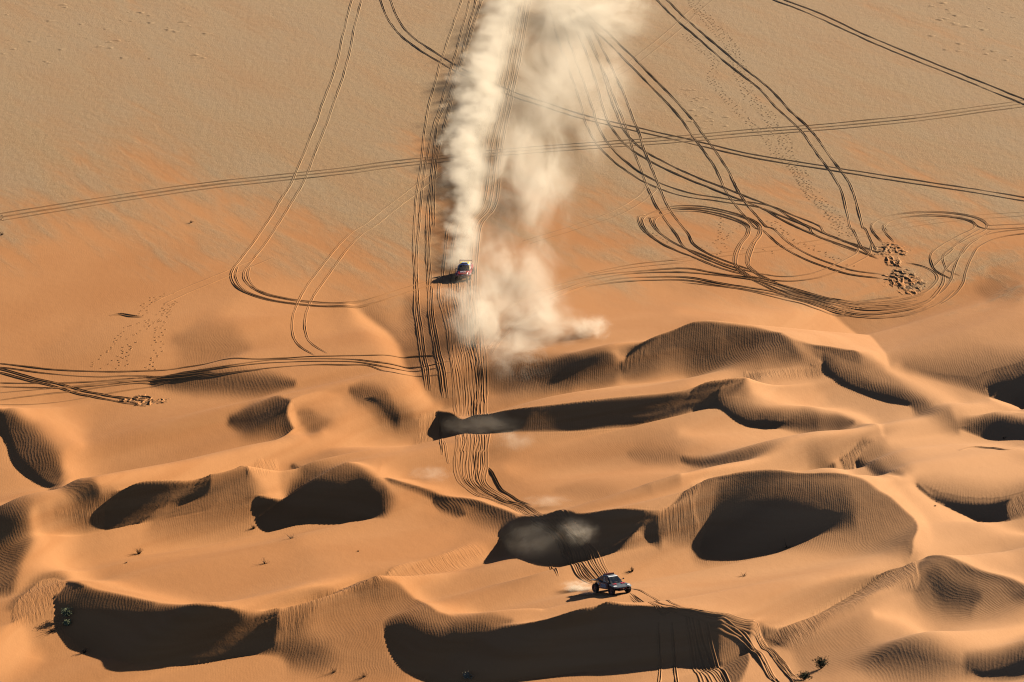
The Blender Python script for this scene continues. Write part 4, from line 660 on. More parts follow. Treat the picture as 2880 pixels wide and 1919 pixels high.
FOOTPRINTS=[
(2,[(-46.67,16.97),(-47.23,10.85),(-47.51,4.13),(-47.37,-2.66),(-47.42,-7.05),(-47.64,-10.49)]),
(2,[(-47.19,15.49),(-48.66,7.89),(-50.19,1.52),(-51.08,-2.52),(-51.32,-6.73),(-51.32,-11.27)]),
(2,[(-47.18,20.73),(-49.18,18.96),(-50.39,15.7),(-50.57,10.44)]),
(1,[(-49.72,8.02),(-51.92,4.5),(-52.88,-0.82),(-53.76,-4.73),(-54.69,-7.88),(-55.44,-10.6)]),
(1,[(-51.04,-3.04),(-52.65,-7.83),(-53.97,-11.14)]),
(3,[(32.58,195.2),(33.71,185.29),(35.52,174.58),(37.48,163.14),(38.2,153.05),(38.41,143.23),(38.75,131.79),(39.52,124.37),(41.22,117.1),(41.62,108.23),(43.02,101.3),(42.94,92.87),(44.09,83.07),(44.65,75.07),(45.99,66.3),(47.63,59.23),(48.39,52.48),(49.05,47.99)]),
(2,[(30.22,169.34),(32.33,160.09),(34.59,150.07),(33.35,139.37),(34.77,128.99),(37,117.1),(38.84,108.23),(40.45,100.44),(41.12,92.86),(43.35,85.49),(44.26,75.87),(45.78,66.3),(46.83,60.02),(47.54,52.47)]),
(1,[(30.93,60.31),(30.18,47.33),(27.72,42.58)]),
(1,[(33.66,53.69),(31.3,47.3),(29.74,38.5)]),
(2,[(38.33,56.03),(40.41,46.28),(43.06,42.56),(46.04,37.81),(48.46,34.88)]),
(1,[(29.92,42.09),(35.2,41.21),(37.75,39.41)]),
(1,[(19.27,52.45),(20.74,49.18),(22.61,45.12)]),
]
CHURNED=[
(54.16,42.25,3.38,4.04),
(54.63,37.53,1.63,3.39),
(55.46,29.62,3.71,5.17),
(-47.63,-21.33,3.67,2.78),
]
BUGGY_AT=(11.16,-94.30)
SUV_AT=(-6.70,28.89)

# ------------------------------------------------------------ tyre ruts, footprints and churned sand
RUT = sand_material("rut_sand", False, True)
PROFILE = [(-1.0, -0.25), (-0.74, 0.62), (-0.52, 1.0), (-0.30, 0.2), (0.0, 0.06), (0.30, 0.2), (0.52, 1.0), (0.74, 0.62), (1.0, -0.25)]
rng = np.random.default_rng(5)
def resample(P, step):
    d = np.concatenate([[0], np.cumsum(np.hypot(*np.diff(P, axis=0).T))])
    n = max(int(d[-1] / step), 3)
    t = np.linspace(0, d[-1], n)
    return np.stack([np.interp(t, d, P[:, 0]), np.interp(t, d, P[:, 1])], -1), t
def wob(t, scale, amp):
    return amp * vnoise(t, np.full_like(t, rng.uniform(0, 900)), scale, 4)
def rut(gauge, hw, h, dk, pts):
    C0, t = resample(curve(pts, False, 8), 0.3)
    tan = np.gradient(C0, axis=0); tan /= np.linalg.norm(tan, axis=1)[:, None] + 1e-9
    nor = np.stack([-tan[:, 1], tan[:, 0]], -1)
    V = []; Fc = []; DKV = []
    for side in ((-0.5, 0.5) if gauge else (0,)):
        c = C0 + nor * (side * gauge + wob(t, 9.0, 0.09) + wob(t, 2.0, 0.02))[:, None]
        amp = h * 0.72 * (0.9 + wob(t, 6.0, 0.35) + wob(t, 0.9, 0.16))
        ends = np.minimum(1, np.minimum(t, t[-1] - t) / 1.5)
        amp = np.maximum(amp, 0.1 * h) * ends
        left = 1 + wob(t, 3.0, 0.5); right = 1 + wob(t, 3.0, 0.5)
        wid = hw * (1 + wob(t, 1.2, 0.18))
        b0 = len(V); m = len(PROFILE)
        for k, (o, z) in enumerate(PROFILE):
            q = c + nor * (o * wid)[:, None]
            zz = ground_z(q[:, 0], q[:, 1]) + 0.008 + (amp * z * (left if o < 0 else right) if z > 0 else z * 0.15)
            V += list(np.stack([q[:, 0], q[:, 1], zz], -1))
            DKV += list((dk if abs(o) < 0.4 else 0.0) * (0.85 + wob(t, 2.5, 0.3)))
        n = len(t)
        for k in range(m - 1):
            for i in range(n - 1):
                a = b0 + k * n + i
                Fc.append((a, a + 1, a + n + 1, a + n))
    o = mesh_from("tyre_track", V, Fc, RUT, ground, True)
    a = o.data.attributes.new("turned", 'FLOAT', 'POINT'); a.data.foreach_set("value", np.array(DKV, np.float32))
    return o
for a in RUTS: rut(*a)

for n, pts in FOOTPRINTS:                                   # each trail is a row of small scuffed dents
    P, t = resample(curve(pts, False, 8), 0.72)
    V = []; Fc = []
    for i in range(len(P)):
        for k in range(n):
            if random.random() < 0.3: continue
            x = P[i, 0] + random.uniform(-0.25, 0.25) + (k - (n - 1) / 2) * 0.9 + (0.14 if i % 2 else -0.14)
            y = P[i, 1] + random.uniform(-0.35, 0.35)
            z = float(ground_z(x, y)); r = random.uniform(0.09, 0.14); b = len(V)
            for rr, zz in ((1.6, -0.01), (1.0, 0.036), (0.45, 0.015)):
                for q in range(6):
                    a = q * math.pi / 3 + 0.3
                    V.append((x + r * rr * math.cos(a), y + 1.35 * r * rr * math.sin(a), z + zz * random.uniform(0.8, 1.3)))
            for ring in range(2):
                for q in range(6):
                    Fc.append((b + ring * 6 + q, b + ring * 6 + (q + 1) % 6, b + ring * 6 + 6 + (q + 1) % 6, b + ring * 6 + 6 + q))
            Fc.append(tuple(b + 12 + q for q in range(6)))
    o = mesh_from("footprint_trail", V, Fc, RUT, ground)
    o["kind"] = "stuff"

for x0, y0, rx, ry in CHURNED:                              # sand thrown up where a vehicle dug itself in
    n = 130
    gxx = np.linspace(-1, 1, n); U, W_ = np.meshgrid(gxx, gxx)
    X = x0 + U * rx; Y = y0 + W_ * ry
    edge = U * U + W_ * W_ + 0.45 * vnoise(X, Y, 1.6, 6) + 0.25 * vnoise(X, Y, 0.6, 7)
    mask = smooth((0.95 - edge) / 0.8)
    ridge = 1 - np.abs(vnoise(X, Y, 0.85, 8))
    lump = ridge ** 3 * 0.42 + 0.16 * vnoise(X, Y, 0.36, 9) + 0.09 * vnoise(X, Y, 0.18, 10)
    Zc = ground_z(X, Y) - 0.04 + mask * (0.05 + 0.45 * np.maximum(lump, -0.05))
    V = np.stack([X, Y, Zc], -1).reshape(-1, 3)
    Fc = [(j * n + i, j * n + i + 1, (j + 1) * n + i + 1, (j + 1) * n + i) for j in range(n - 1) for i in range(n - 1) if mask[j:j + 2, i:i + 2].max() > 0]
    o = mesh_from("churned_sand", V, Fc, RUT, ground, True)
    a = o.data.attributes.new("turned", 'FLOAT', 'POINT'); a.data.foreach_set("value", (0.95 * mask * smooth((0.16 - lump) / 0.12)).astype(np.float32).ravel())  # base colour darkened in the low spots between the lumps

# ------------------------------------------------------------ the two rally cars (local axes: x forward, y left, z up)
def paint_mat(name, colr, rough=0.35, metal=0.0, dust=0.25, coat=0.3):
    s = NT(name)
    tc = s.node("ShaderNodeTexCoord").outputs["Object"]
    n = s.noise(tc, 2.3, 5.0, 0.65)
    m = s.math('MULTIPLY', s.ramp(n, 0.35, 0.75), dust)
    c = s.mix(m, colr, (0.36, 0.22, 0.12))
    s.bsdf(c, s.ramp(n, 0.3, 0.8, rough, min(1.0, rough + 0.35)), metal=metal, spec=0.5, Coat_Weight=coat, Coat_Roughness=0.15)
    return s.m
M = {
 'black': paint_mat("black_paint", (0.012, 0.012, 0.014)),
 'navy': paint_mat("navy_paint", (0.025, 0.04, 0.085)),
 'grey': paint_mat("grey_paint", (0.065, 0.08, 0.095), dust=0.04),
 'silver': paint_mat("silver_paint", (0.22, 0.24, 0.27), dust=0.05),
 'white': paint_mat("white_paint", (0.72, 0.74, 0.76), dust=0.1),
 'red': paint_mat("red_paint", (0.46, 0.010, 0.022), dust=0.04),
 'crimson': paint_mat("crimson_paint", (0.30, 0.007, 0.016), dust=0.05),
 'darkred': paint_mat("dark_red_paint", (0.10, 0.012, 0.012), dust=0.3),
 'blue': paint_mat("blue_paint", (0.04, 0.16, 0.52), dust=0.1),
 'yellow': paint_mat("yellow_paint", (0.72, 0.58, 0.02), dust=0.1),
 'glass': paint_mat("dark_glass", (0.006, 0.010, 0.014), rough=0.08, dust=0.05, coat=1.0),
 'rubber': paint_mat("tyre_rubber", (0.018, 0.017, 0.016), rough=0.85, dust=0.35, coat=0.0),
 'metal': paint_mat("dark_metal", (0.07, 0.07, 0.07), rough=0.45, metal=0.6, dust=0.3, coat=0.0),
 'lamp': paint_mat("lamp_lens", (0.9, 0.92, 0.95), rough=0.1, dust=0.0, coat=1.0),
 'mud': paint_mat("dusty_panel", (0.11, 0.07, 0.055), rough=0.8, dust=0.5, coat=0.0),
}
def loft(name, secs, mat, parent, bevel=0.02, smooth_=False):
    n = len(secs[0]); V = [p for s in secs for p in s]; Fc = []
    for k in range(len(secs) - 1):
        for i in range(n):
            j = (i + 1) % n
            Fc.append((k * n + i, k * n + j, (k + 1) * n + j, (k + 1) * n + i))
    Fc.append(tuple(reversed(range(n)))); Fc.append(tuple(range((len(secs) - 1) * n, len(secs) * n)))
    bm = bmesh.new()
    vs_ = [bm.verts.new(v) for v in V]
    for f in Fc: bm.faces.new([vs_[i] for i in f])
    bmesh.ops.recalc_face_normals(bm, faces=bm.faces)
    if bevel: bmesh.ops.bevel(bm, geom=[e for e in bm.edges if e.calc_face_angle(0) > 0.35], offset=bevel, segments=2, affect='EDGES', clamp_overlap=True)
    me_ = bpy.data.meshes.new(name); bm.to_mesh(me_); bm.free()
    if smooth_: me_.polygons.foreach_set("use_smooth", [True] * len(me_.polygons))
    return link(name, me_, mat, parent)
def box(name, a, b, mat, parent, bevel=0.015, taper=1.0):
    (x0, y0, z0), (x1, y1, z1) = a, b
    cy_ = (y0 + y1) / 2
    s0 = [(x0, y0, z0), (x0, y1, z0), (x0, y1, z1), (x0, y0, z1)]
    s1 = [(x1, cy_ + (y - cy_) * taper, z) for _, y, z in s0]
    return loft(name, [s0, s1], mat, parent, bevel)
def sym(x, pts):
    """closed section at station x from right-hand outline points (y, z), mirrored"""
    return [(x, -y, z) for y, z in pts] + [(x, y, z) for y, z in reversed(pts)]
def plate(name, quad, th, mat, parent, bevel=0.0):
    q = [Vector(p) for p in quad]
    n = (q[1] - q[0]).cross(q[-1] - q[0]).normalized() * th
    return loft(name, [[tuple(p) for p in q], [tuple(p + n) for p in q]], mat, parent, bevel)
def tube(name, pts, r, mat, parent, sides=6):
    secs = []
    for i, p in enumerate(pts):
        p = Vector(p); d = (Vector(pts[min(i + 1, len(pts) - 1)]) - Vector(pts[max(i - 1, 0)])).normalized()
        u = d.orthogonal().normalized(); v = d.cross(u)
        secs.append([tuple(p + r * (math.cos(a) * u + math.sin(a) * v)) for a in [k * 2 * math.pi / sides for k in range(sides)]])
    return loft(name, secs, mat, parent, 0, True)
def wheel(parent, x, y, rad, wid, rimmat):
    """tyre with blocky tread and a dished rim; axle along y"""
    w = empty("wheel", (x, y, rad)); w.parent = parent
    seg = 40; prof = [(0.60, -0.42), (0.74, -0.5), (0.93, -0.47), (1.0, -0.36), (1.0, 0.36), (0.93, 0.47), (0.74, 0.5), (0.60, 0.42)]
    V = []; Fc = []; m = len(prof)
    for k in range(seg):
        a = 2 * math.pi * k / seg
        for i, (r, t) in enumerate(prof):
            rr = rad * (r - (0.035 if (i in (3, 4) and k % 2) else 0))
            V.append((rr * math.cos(a), t * wid, rr * math.sin(a)))
    for k in range(seg):
        for i in range(m - 1):
            a = k * m + i; b = ((k + 1) % seg) * m + i
            Fc.append((a, b, b + 1, a + 1))
        a = k * m; b = ((k + 1) % seg) * m
        Fc.append((a + m - 1, b + m - 1, b, a))
    t = mesh_from("tyre", V, Fc, M['rubber'], w)
    s = 1 if y > 0 else -1
    V = []; Fc = []; rings = [(0.61, 0.40), (0.56, 0.42), (0.50, 0.18), (0.24, 0.10), (0.20, 0.26), (0.0, 0.28)]
    for r, o in rings:
        for k in range(20):
            a = 2 * math.pi * k / 20
            spoke = 0.12 if (k % 4 < 2 and 0.2 < r < 0.52) else 0.0
            V.append((rad * r * math.cos(a), s * wid * (o + spoke), rad * r * math.sin(a)))
    for i in range(len(rings) - 1):
        for k in range(20):
            Fc.append((i * 20 + k, i * 20 + (k + 1) % 20, (i + 1) * 20 + (k + 1) % 20, (i + 1) * 20 + k))
    mesh_from("rim", V, Fc, rimmat, w)
    return w
def ring(name, c, R_, r, mat, parent, nrm_y=True):
    V = []; Fc = []
    for k in range(20):
        a = 2 * math.pi * k / 20
        for i in range(5):
            b = 2 * math.pi * i / 5
            q = R_ + r * math.cos(b)
            V.append((c[0] + q * math.cos(a), c[1] + r * 0.6 * math.sin(b), c[2] + q * math.sin(a)))
    for k in range(20):
        for i in range(5):
            Fc.append((k * 5 + i, ((k + 1) % 20) * 5 + i, ((k + 1) % 20) * 5 + (i + 1) % 5, k * 5 + (i + 1) % 5))
    return mesh_from(name, V, Fc, mat, parent)
def lettering(name, text, size, mat, parent, mtx, th=0.004):
    cu = bpy.data.curves.new(name, 'FONT'); cu.body = text; cu.size = size; cu.extrude = th; cu.align_x = 'CENTER'; cu.align_y = 'CENTER'
    cu.offset = size * 0.03
    t = bpy.data.objects.new(name + "_text", cu); col.objects.link(t)
    me_ = bpy.data.meshes.new_from_object(t.evaluated_get(bpy.context.evaluated_depsgraph_get()))
    bpy.data.objects.remove(t); me_.transform(mtx)
    return link(name, me_, mat, parent)

def make_buggy():
    root = empty("rally_buggy")
    # tub between the wheels and tapering tail
    secs = []
    for x, hb, ht, zb, zt in ((-2.15, .42, .50, .82, 1.22), (-1.75, .50, .62, .66, 1.34), (-1.15, .66, .80, .52, 1.34), (-.7, .82, .95, .48, 1.20), (.25, .84, .96, .48, 1.14), (.80, .66, .80, .52, 1.10), (1.45, .46, .52, .58, 1.00), (2.0, .44, .50, .64, .86)):
        secs.append(sym(x, [(hb * .8, zb), (hb, zb + .08), ((hb + ht) / 2 + .02, (zb + zt) / 2), (ht, zt - .08), (ht * .85, zt)]))
    loft("body", secs, M['black'], root)
    box("skid_plate", (-1.6, -.55, .40), (2.05, .55, .47), M['metal'], root, taper=.8)
    # greenhouse
    loft("cabin", [[(-1.45, -.62, 1.22), (.98, -.80, 1.10), (.98, .80, 1.10), (-1.45, .62, 1.22)],
                   [(-1.25, -.60, 1.45), (.72, -.76, 1.36), (.72, .76, 1.36), (-1.25, .60, 1.45)],
                   [(-.72, -.52, 1.80), (.30, -.60, 1.76), (.30, .60, 1.76), (-.72, .52, 1.80)]], M['black'], root, .03)
    ws = plate("windscreen", [(.955, -.70, 1.135), (.955, .70, 1.135), (.365, .53, 1.735), (.365, -.53, 1.735)], .022, M['glass'], root)
    plate("sun_strip", [(.42, -.55, 1.70), (.42, .55, 1.70), (.325, .53, 1.775), (.325, -.53, 1.775)], .030, M['white'], ws)
    for s in (-1, 1):
        q = [(.62, s * .775, 1.20), (-.35, s * .735, 1.24), (-.32, s * .60, 1.66), (.25, s * .615, 1.64)]
        w = plate("side_window", q if s < 0 else q[::-1], .03, M['glass'], root)
        tube("mirror_arm", [(.70, s * .74, 1.34), (.78, s * .98, 1.40)], .018, M['black'], root)
        box("mirror", (.70, s * 1.03 - .09, 1.34), (.78, s * 1.03 + .09, 1.48), M['black'], root)
    loft("roof", [sym(-.78, [(.50, 1.79), (.44, 1.845)]), sym(-.1, [(.575, 1.78), (.50, 1.865)]), sym(.36, [(.595, 1.74), (.52, 1.80)])], M['silver'], root, .012)
    sc = loft("roof_scoop", [sym(-1.05, [(.30, 1.80), (.24, 1.90)]), sym(-.6, [(.46, 1.86), (.40, 2.00)]), sym(-.02, [(.48, 1.87), (.44, 2.03)])], M['darkred'], root, .02)
    loft("scoop_lid", [sym(-.98, [(.24, 1.905), (.20, 1.93)]), sym(-.02, [(.44, 2.032), (.40, 2.055)])], M['red'], sc, .008)
    # engine cover sloping to the tail
    loft("engine_cover", [sym(-2.2, [(.48, 1.12), (.50, 1.26), (.30, 1.33)]), sym(-1.5, [(.58, 1.22), (.60, 1.46), (.36, 1.62)]), sym(-.80, [(.52, 1.35), (.54, 1.66), (.38, 1.83)])], M['black'], root, .03)
    # wide bonnet carried out over the front wheels
    hs = []
    for x, hw, z, d in ((.72, .82, 1.12, .10), (1.15, 1.02, 1.12, .10), (1.75, 1.12, 1.02, .10), (2.12, 1.08, .90, .09), (2.28, .82, .82, .07)):
        hs.append(sym(x, [(hw * .6, z - .09), (hw, z - d - .05), (hw, z - d + .02), (hw * .74, z + .005), (hw * .4, z - .02)]))
    hd = loft("bonnet", hs, M['grey'], root, .015)
    for s in (-1, 1):
        for (x0, x1, y0, y1) in ((1.25, 1.60, .30, .52), (1.30, 1.55, .62, .74)):
            zf = lambda x: 1.135 - .165 * (x - 1.15) / 1.0
            q = [(x0, s * y0, zf(x0)), (x1, s * y0 * .95, zf(x1)), (x1, s * y1 * .95, zf(x1)), (x0, s * y1, zf(x0))]
            plate("bonnet_decal", q if s > 0 else q[::-1], .012, M['red'], hd)
        q = [(1.90, s * .66, .985), (2.10, s * .62, .915), (2.06, s * .98, .90), (1.86, s * 1.0, .955)]
        plate("bonnet_corner", q if s > 0 else q[::-1], .012, M['white'], hd)
    # nose
    box("front_insert", (1.95, -.50, .60), (2.24, .50, .80), M['red'], root, .03, .85)
    box("grille", (2.16, -.30, .64), (2.27, .30, .75), M['black'], root)
    for s in (-1, 1):
        box("headlight", (2.08, s * .66 - .10, .72), (2.22, s * .66 + .10, .82), M['lamp'], root, .02)
        box("front_wing_plate", (1.5, s * .70 - .14, .48), (2.1, s * .70 + .14, .53), M['black'], root)
    # doors with the four rings, side pods
    for s in (-1, 1):
        q = [(-.62, s * .955, .56), (.66, s * .90, .56), (.70, s * .90, 1.12), (-.62, s * .985, 1.18)]
        d = plate("door", q if s < 0 else q[::-1], .025, M['navy'], root)
        for k in range(4): ring("emblem_ring", (-.30 + .20 * k, s * 1.005, .88), .15, .022, M['white'], d)
        q2 = [(-1.15, s * .87, .60), (-.68, s * .99, .56), (-.68, s * 1.0, 1.10), (-1.15, s * .90, 1.30)]
        sp = plate("side_pod", q2 if s < 0 else q2[::-1], .03, M['darkred'], root)
        q3 = [(-1.08, s * .925, .92), (-.78, s * 1.005, .90), (-.78, s * 1.005, 1.06), (-1.08, s * .93, 1.14)]
        plate("sponsor_patch", q3 if s < 0 else q3[::-1], .012, M['white'], sp)
        # rear winglet plates over the rear wheels
        q = [(-2.35, s * .52, 1.25), (-1.15, s * .62, 1.30), (-1.30, s * 1.00, 1.27), (-2.30, s * 1.22, 1.24)]
        plate("rear_wheel_cover", q if s > 0 else q[::-1], .045, M['grey'], root, .01)
        for x in (-1.5, 1.5):
            for z in (.42, .62): tube("suspension_arm", [(x + .22, s * .45, z + .1), (x, s * .92, z), (x - .22, s * .45, z + .1)], .03, M['metal'], root)
            wheel(root, x, s * .98, .49, .33, M['darkred'])
    box("rear_bumper", (-2.32, -.5, .70), (-2.18, .5, .95), M['metal'], root)
    tube("antenna", [(-.85, .2, 1.8), (-.95, .2, 2.3)], .008, M['black'], root)
    return root

def make_suv():
    root = empty("rally_car")
    secs = []
    for x, hb, ht, zb, zm, zt in ((-2.2, .72, .86, .75, 1.0, 1.25), (-1.9, .86, 1.04, .62, .98, 1.30), (-1.2, .92, 1.10, .60, .96, 1.30), (-.7, .90, .96, .48, .86, 1.20), (.55, .90, .96, .48, .86, 1.14), (1.0, .90, 1.06, .58, .92, 1.12), (1.65, .88, 1.08, .62, .90, 1.06), (2.05, .78, .98, .62, .82, .92), (2.25, .62, .78, .64, .72, .80)):
        secs.append(sym(x, [(hb * .8, zb), (hb, zb + .06), (ht, zm), (ht * .97, zt - .10), (ht * .80, zt)]))
    loft("body", secs, M['crimson'], root, .03)
    bon = loft("bonnet", [sym(.92, [(.78, 1.10), (.74, 1.165)]), sym(1.5, [(.76, 1.04), (.70, 1.135)]), sym(2.06, [(.66, .88), (.60, .975)])], M['red'], root, .02)
    mt = Matrix.Translation((1.52, 0, 1.142)) @ Matrix.Rotation(R(14.5), 4, 'Y') @ Matrix.Rotation(R(90), 4, 'Z')
    lettering("bonnet_lettering", "BRX", .42, M['white'], bon, mt)
    plate("bonnet_badge", [(1.22, -.16, 1.157), (1.22, .16, 1.157), (1.10, .20, 1.163), (1.10, -.20, 1.163)][::-1], .012, M['white'], bon)
    loft("cabin", [[(-1.5, -.84, 1.24), (1.0, -.86, 1.13), (1.0, .86, 1.13), (-1.5, .84, 1.24)],
                   [(-1.15, -.66, 1.80), (.18, -.68, 1.80), (.18, .68, 1.80), (-1.15, .66, 1.80)]], M['white'], root, .04)
    plate("windscreen", [(.955, -.78, 1.18), (.955, .78, 1.18), (.27, .63, 1.745), (.27, -.63, 1.745)], .022, M['glass'], root)
    for s in (-1, 1):
        q = [(.58, s * .83, 1.26), (-.12, s * .83, 1.28), (-.16, s * .70, 1.70), (.12, s * .705, 1.70)]
        plate("side_window", q if s < 0 else q[::-1], .025, M['glass'], root)
        q = [(-.24, s * .83, 1.28), (-1.18, s * .83, 1.31), (-1.05, s * .69, 1.72), (-.24, s * .70, 1.70)]
        plate("side_window", q if s < 0 else q[::-1], .025, M['black'], root)
        q = [(.92, s * .865, 1.14), (.62, s * .845, 1.22), (.18, s * .705, 1.74), (.30, s * .70, 1.75)]
        plate("pillar_stripe", q if s < 0 else q[::-1], .03, M['yellow'] if s > 0 else M['white'], root)
        q = [(.60, s * .965, .60), (-.66, s * .965, .60), (-.66, s * .965, 1.14), (.60, s * .965, 1.08)]
        d = plate("door", q[::-1] if s > 0 else q, .02, M['crimson'], root)
        box("door_handle", (-.5, s * .99 - .015, 1.02), (-.36, s * .99 + .015, 1.05), M['black'], d, 0)
        tube("mirror_arm", [(.55, s * .84, 1.24), (.60, s * 1.02, 1.28)], .02, M['black'], root)
        box("mirror", (.54, s * 1.06 - .08, 1.22), (.64, s * 1.06 + .08, 1.38), M['black'], root)
        hl = box("headlight", (1.98, s * .66 - .09, .80), (2.16, s * .66 + .09, .90), M['lamp'], root, .02)
        for x in (-1.5, 1.5): wheel(root, x, s * .96, .48, .33, M['metal'])
        box("mud_flap", (-2.0, s * .95 - .14, .28), (-1.97, s * .95 + .14, .66), M['black'], root, 0)
    rf = loft("roof", [sym(-1.18, [(.64, 1.79), (.58, 1.845)]), sym(-.5, [(.67, 1.80), (.60, 1.885)]), sym(.02, [(.68, 1.80), (.60, 1.87)])], M['yellow'], root, .015)
    loft("roof_front_panel", [sym(.02, [(.68, 1.795), (.61, 1.872)]), sym(.27, [(.66, 1.755), (.59, 1.80)])], M['blue'], rf, .01)
    sc = loft("roof_scoop", [sym(-.55, [(.40, 1.87), (.30, 1.92)]), sym(-.02, [(.46, 1.86), (.42, 1.985)])], M['blue'], root, .012)
    loft("scoop_mouth", [sym(-.03, [(.40, 1.885), (.37, 1.965)]), sym(-.012, [(.40, 1.885), (.37, 1.965)])], M['black'], sc, 0)
    loft("rear_deck", [sym(-2.2, [(.76, 1.22), (.70, 1.34)]), sym(-1.6, [(.74, 1.26), (.66, 1.56)]), sym(-1.16, [(.66, 1.50), (.60, 1.80)])], M['mud'], root, .02)
    wg = loft("rear_wing", [sym(-2.42, [(.84, 1.66), (.82, 1.74)]), sym(-2.10, [(.84, 1.72), (.82, 1.76)])], M['darkred'], root, .01)
    for s in (-1, 1):
        q = [(-2.46, s * .845, 1.28), (-1.95, s * .845, 1.30), (-2.02, s * .845, 1.80), (-2.46, s * .845, 1.82)]
        plate("end_plate", q if s < 0 else q[::-1], .03, M['darkred'], wg)
    box("front_bumper", (2.0, -.74, .46), (2.30, .74, .66), M['black'], root, .04, .8)
    box("grille", (2.18, -.42, .68), (2.27, .42, .78), M['black'], root)
    plate("number_panel", [(2.262, -.12, .80), (2.262, .12, .80), (2.20, .12, .86), (2.20, -.12, .86)], .01, M['white'], root)
    box("skid_plate", (1.5, -.5, .36), (2.2, .5, .44), M['metal'], root)
    box("rear_bumper", (-2.34, -.72, .60), (-2.18, .72, .86), M['black'], root)
    return root

def ground_normal(x, y, r=1.6):
    a = float(ground_z(x + r, y) - ground_z(x - r, y)) / (2 * r); b = float(ground_z(x, y + r) - ground_z(x, y - r)) / (2 * r)
    return Vector((-a, -b, 1)).normalized()
def park(root, x, y, heading, scale, sink, wb=1.5, tr=0.97):
    """stand a car on the sand: heading in degrees from straight towards the camera, turned to the right"""
    h = Vector((math.sin(R(heading)), -math.cos(R(heading)), 0)); l = Vector((-h.y, h.x, 0))
    P = []
    for a in (-1, 1):
        for b in (-1, 1):
            q = Vector((x, y, 0)) + h * (a * wb * scale) + l * (b * tr * scale)
            P.append(Vector((q.x, q.y, float(ground_z(q.x, q.y)))))
    fwd = (P[2] + P[3] - P[0] - P[1]).normalized(); lft = (P[1] + P[3] - P[0] - P[2]); n = fwd.cross(lft).normalized(); lft = n.cross(fwd)
    c = sum(P, Vector()) / 4 - n * sink
    m = Matrix((fwd, lft, n)).transposed().to_4x4(); m.translation = c
    root.matrix_world = m @ Matrix.Scale(scale, 4)
buggy = make_buggy()
park(buggy, BUGGY_AT[0], BUGGY_AT[1], 33.0, 1.09, 0.03)
tag(buggy, "dark open-wheeled rally buggy with grey bonnet and red roof scoop in the front dunes", "rally car")
suv = make_suv()
park(suv, SUV_AT[0], SUV_AT[1], -6.0, 1.02, 0.03)
tag(suv, "red closed rally car with blue and yellow roof trailing a long dust plume", "rally car")

PLUME_AXIS=(1.63592e-06,-0.000152727,0.0140411,-6.79486)   # centre line x(y) of the dense plume
PLUME_HALF=(-0.000210155,0.0701184,0.573605)   # half width(y)
DRIFTS=[  # x, y, z, radii, density
(-4.52,5.13,2.43,5.63,24.21,2.80,0.34),
(0.28,20.50,1.73,9.84,41.31,3.20,0.19),
(3.99,1.28,2.59,8.69,16.35,2.60,0.28),
(10.54,-2.69,2.69,3.91,5.65,2.00,0.50),
(0.26,-12.00,2.87,7.68,14.61,2.20,0.20),
(-8.66,16.75,0.90,4.04,7.06,1.60,0.16),
(2.72,75.37,1.70,9.83,51.21,3.40,0.22),
(9.26,137.82,1.90,16.46,76.22,3.80,0.17),
(13.41,180.73,1.90,16.93,31.61,3.80,0.24),
(4.07,-62.30,0.50,4.23,1.56,1.00,0.35),
(7.59,-82.66,4.54,3.36,4.61,1.50,0.15),
(2.50,-80.82,2.79,5.86,7.23,1.70,0.04),
(-3.97,-40.75,2.67,7.29,4.76,1.60,0.06),
(0.25,-43.68,1.59,3.62,4.38,1.40,0.15),
(-9.88,-53.94,0.88,3.74,3.15,1.20,0.22),
(7.58,-90.31,0.69,2.79,2.04,0.90,1.60),
(8.55,-94.12,1.57,1.64,1.10,0.65,2.40),
(6.80,-90.38,0.44,1.57,0.81,0.50,2.00)]

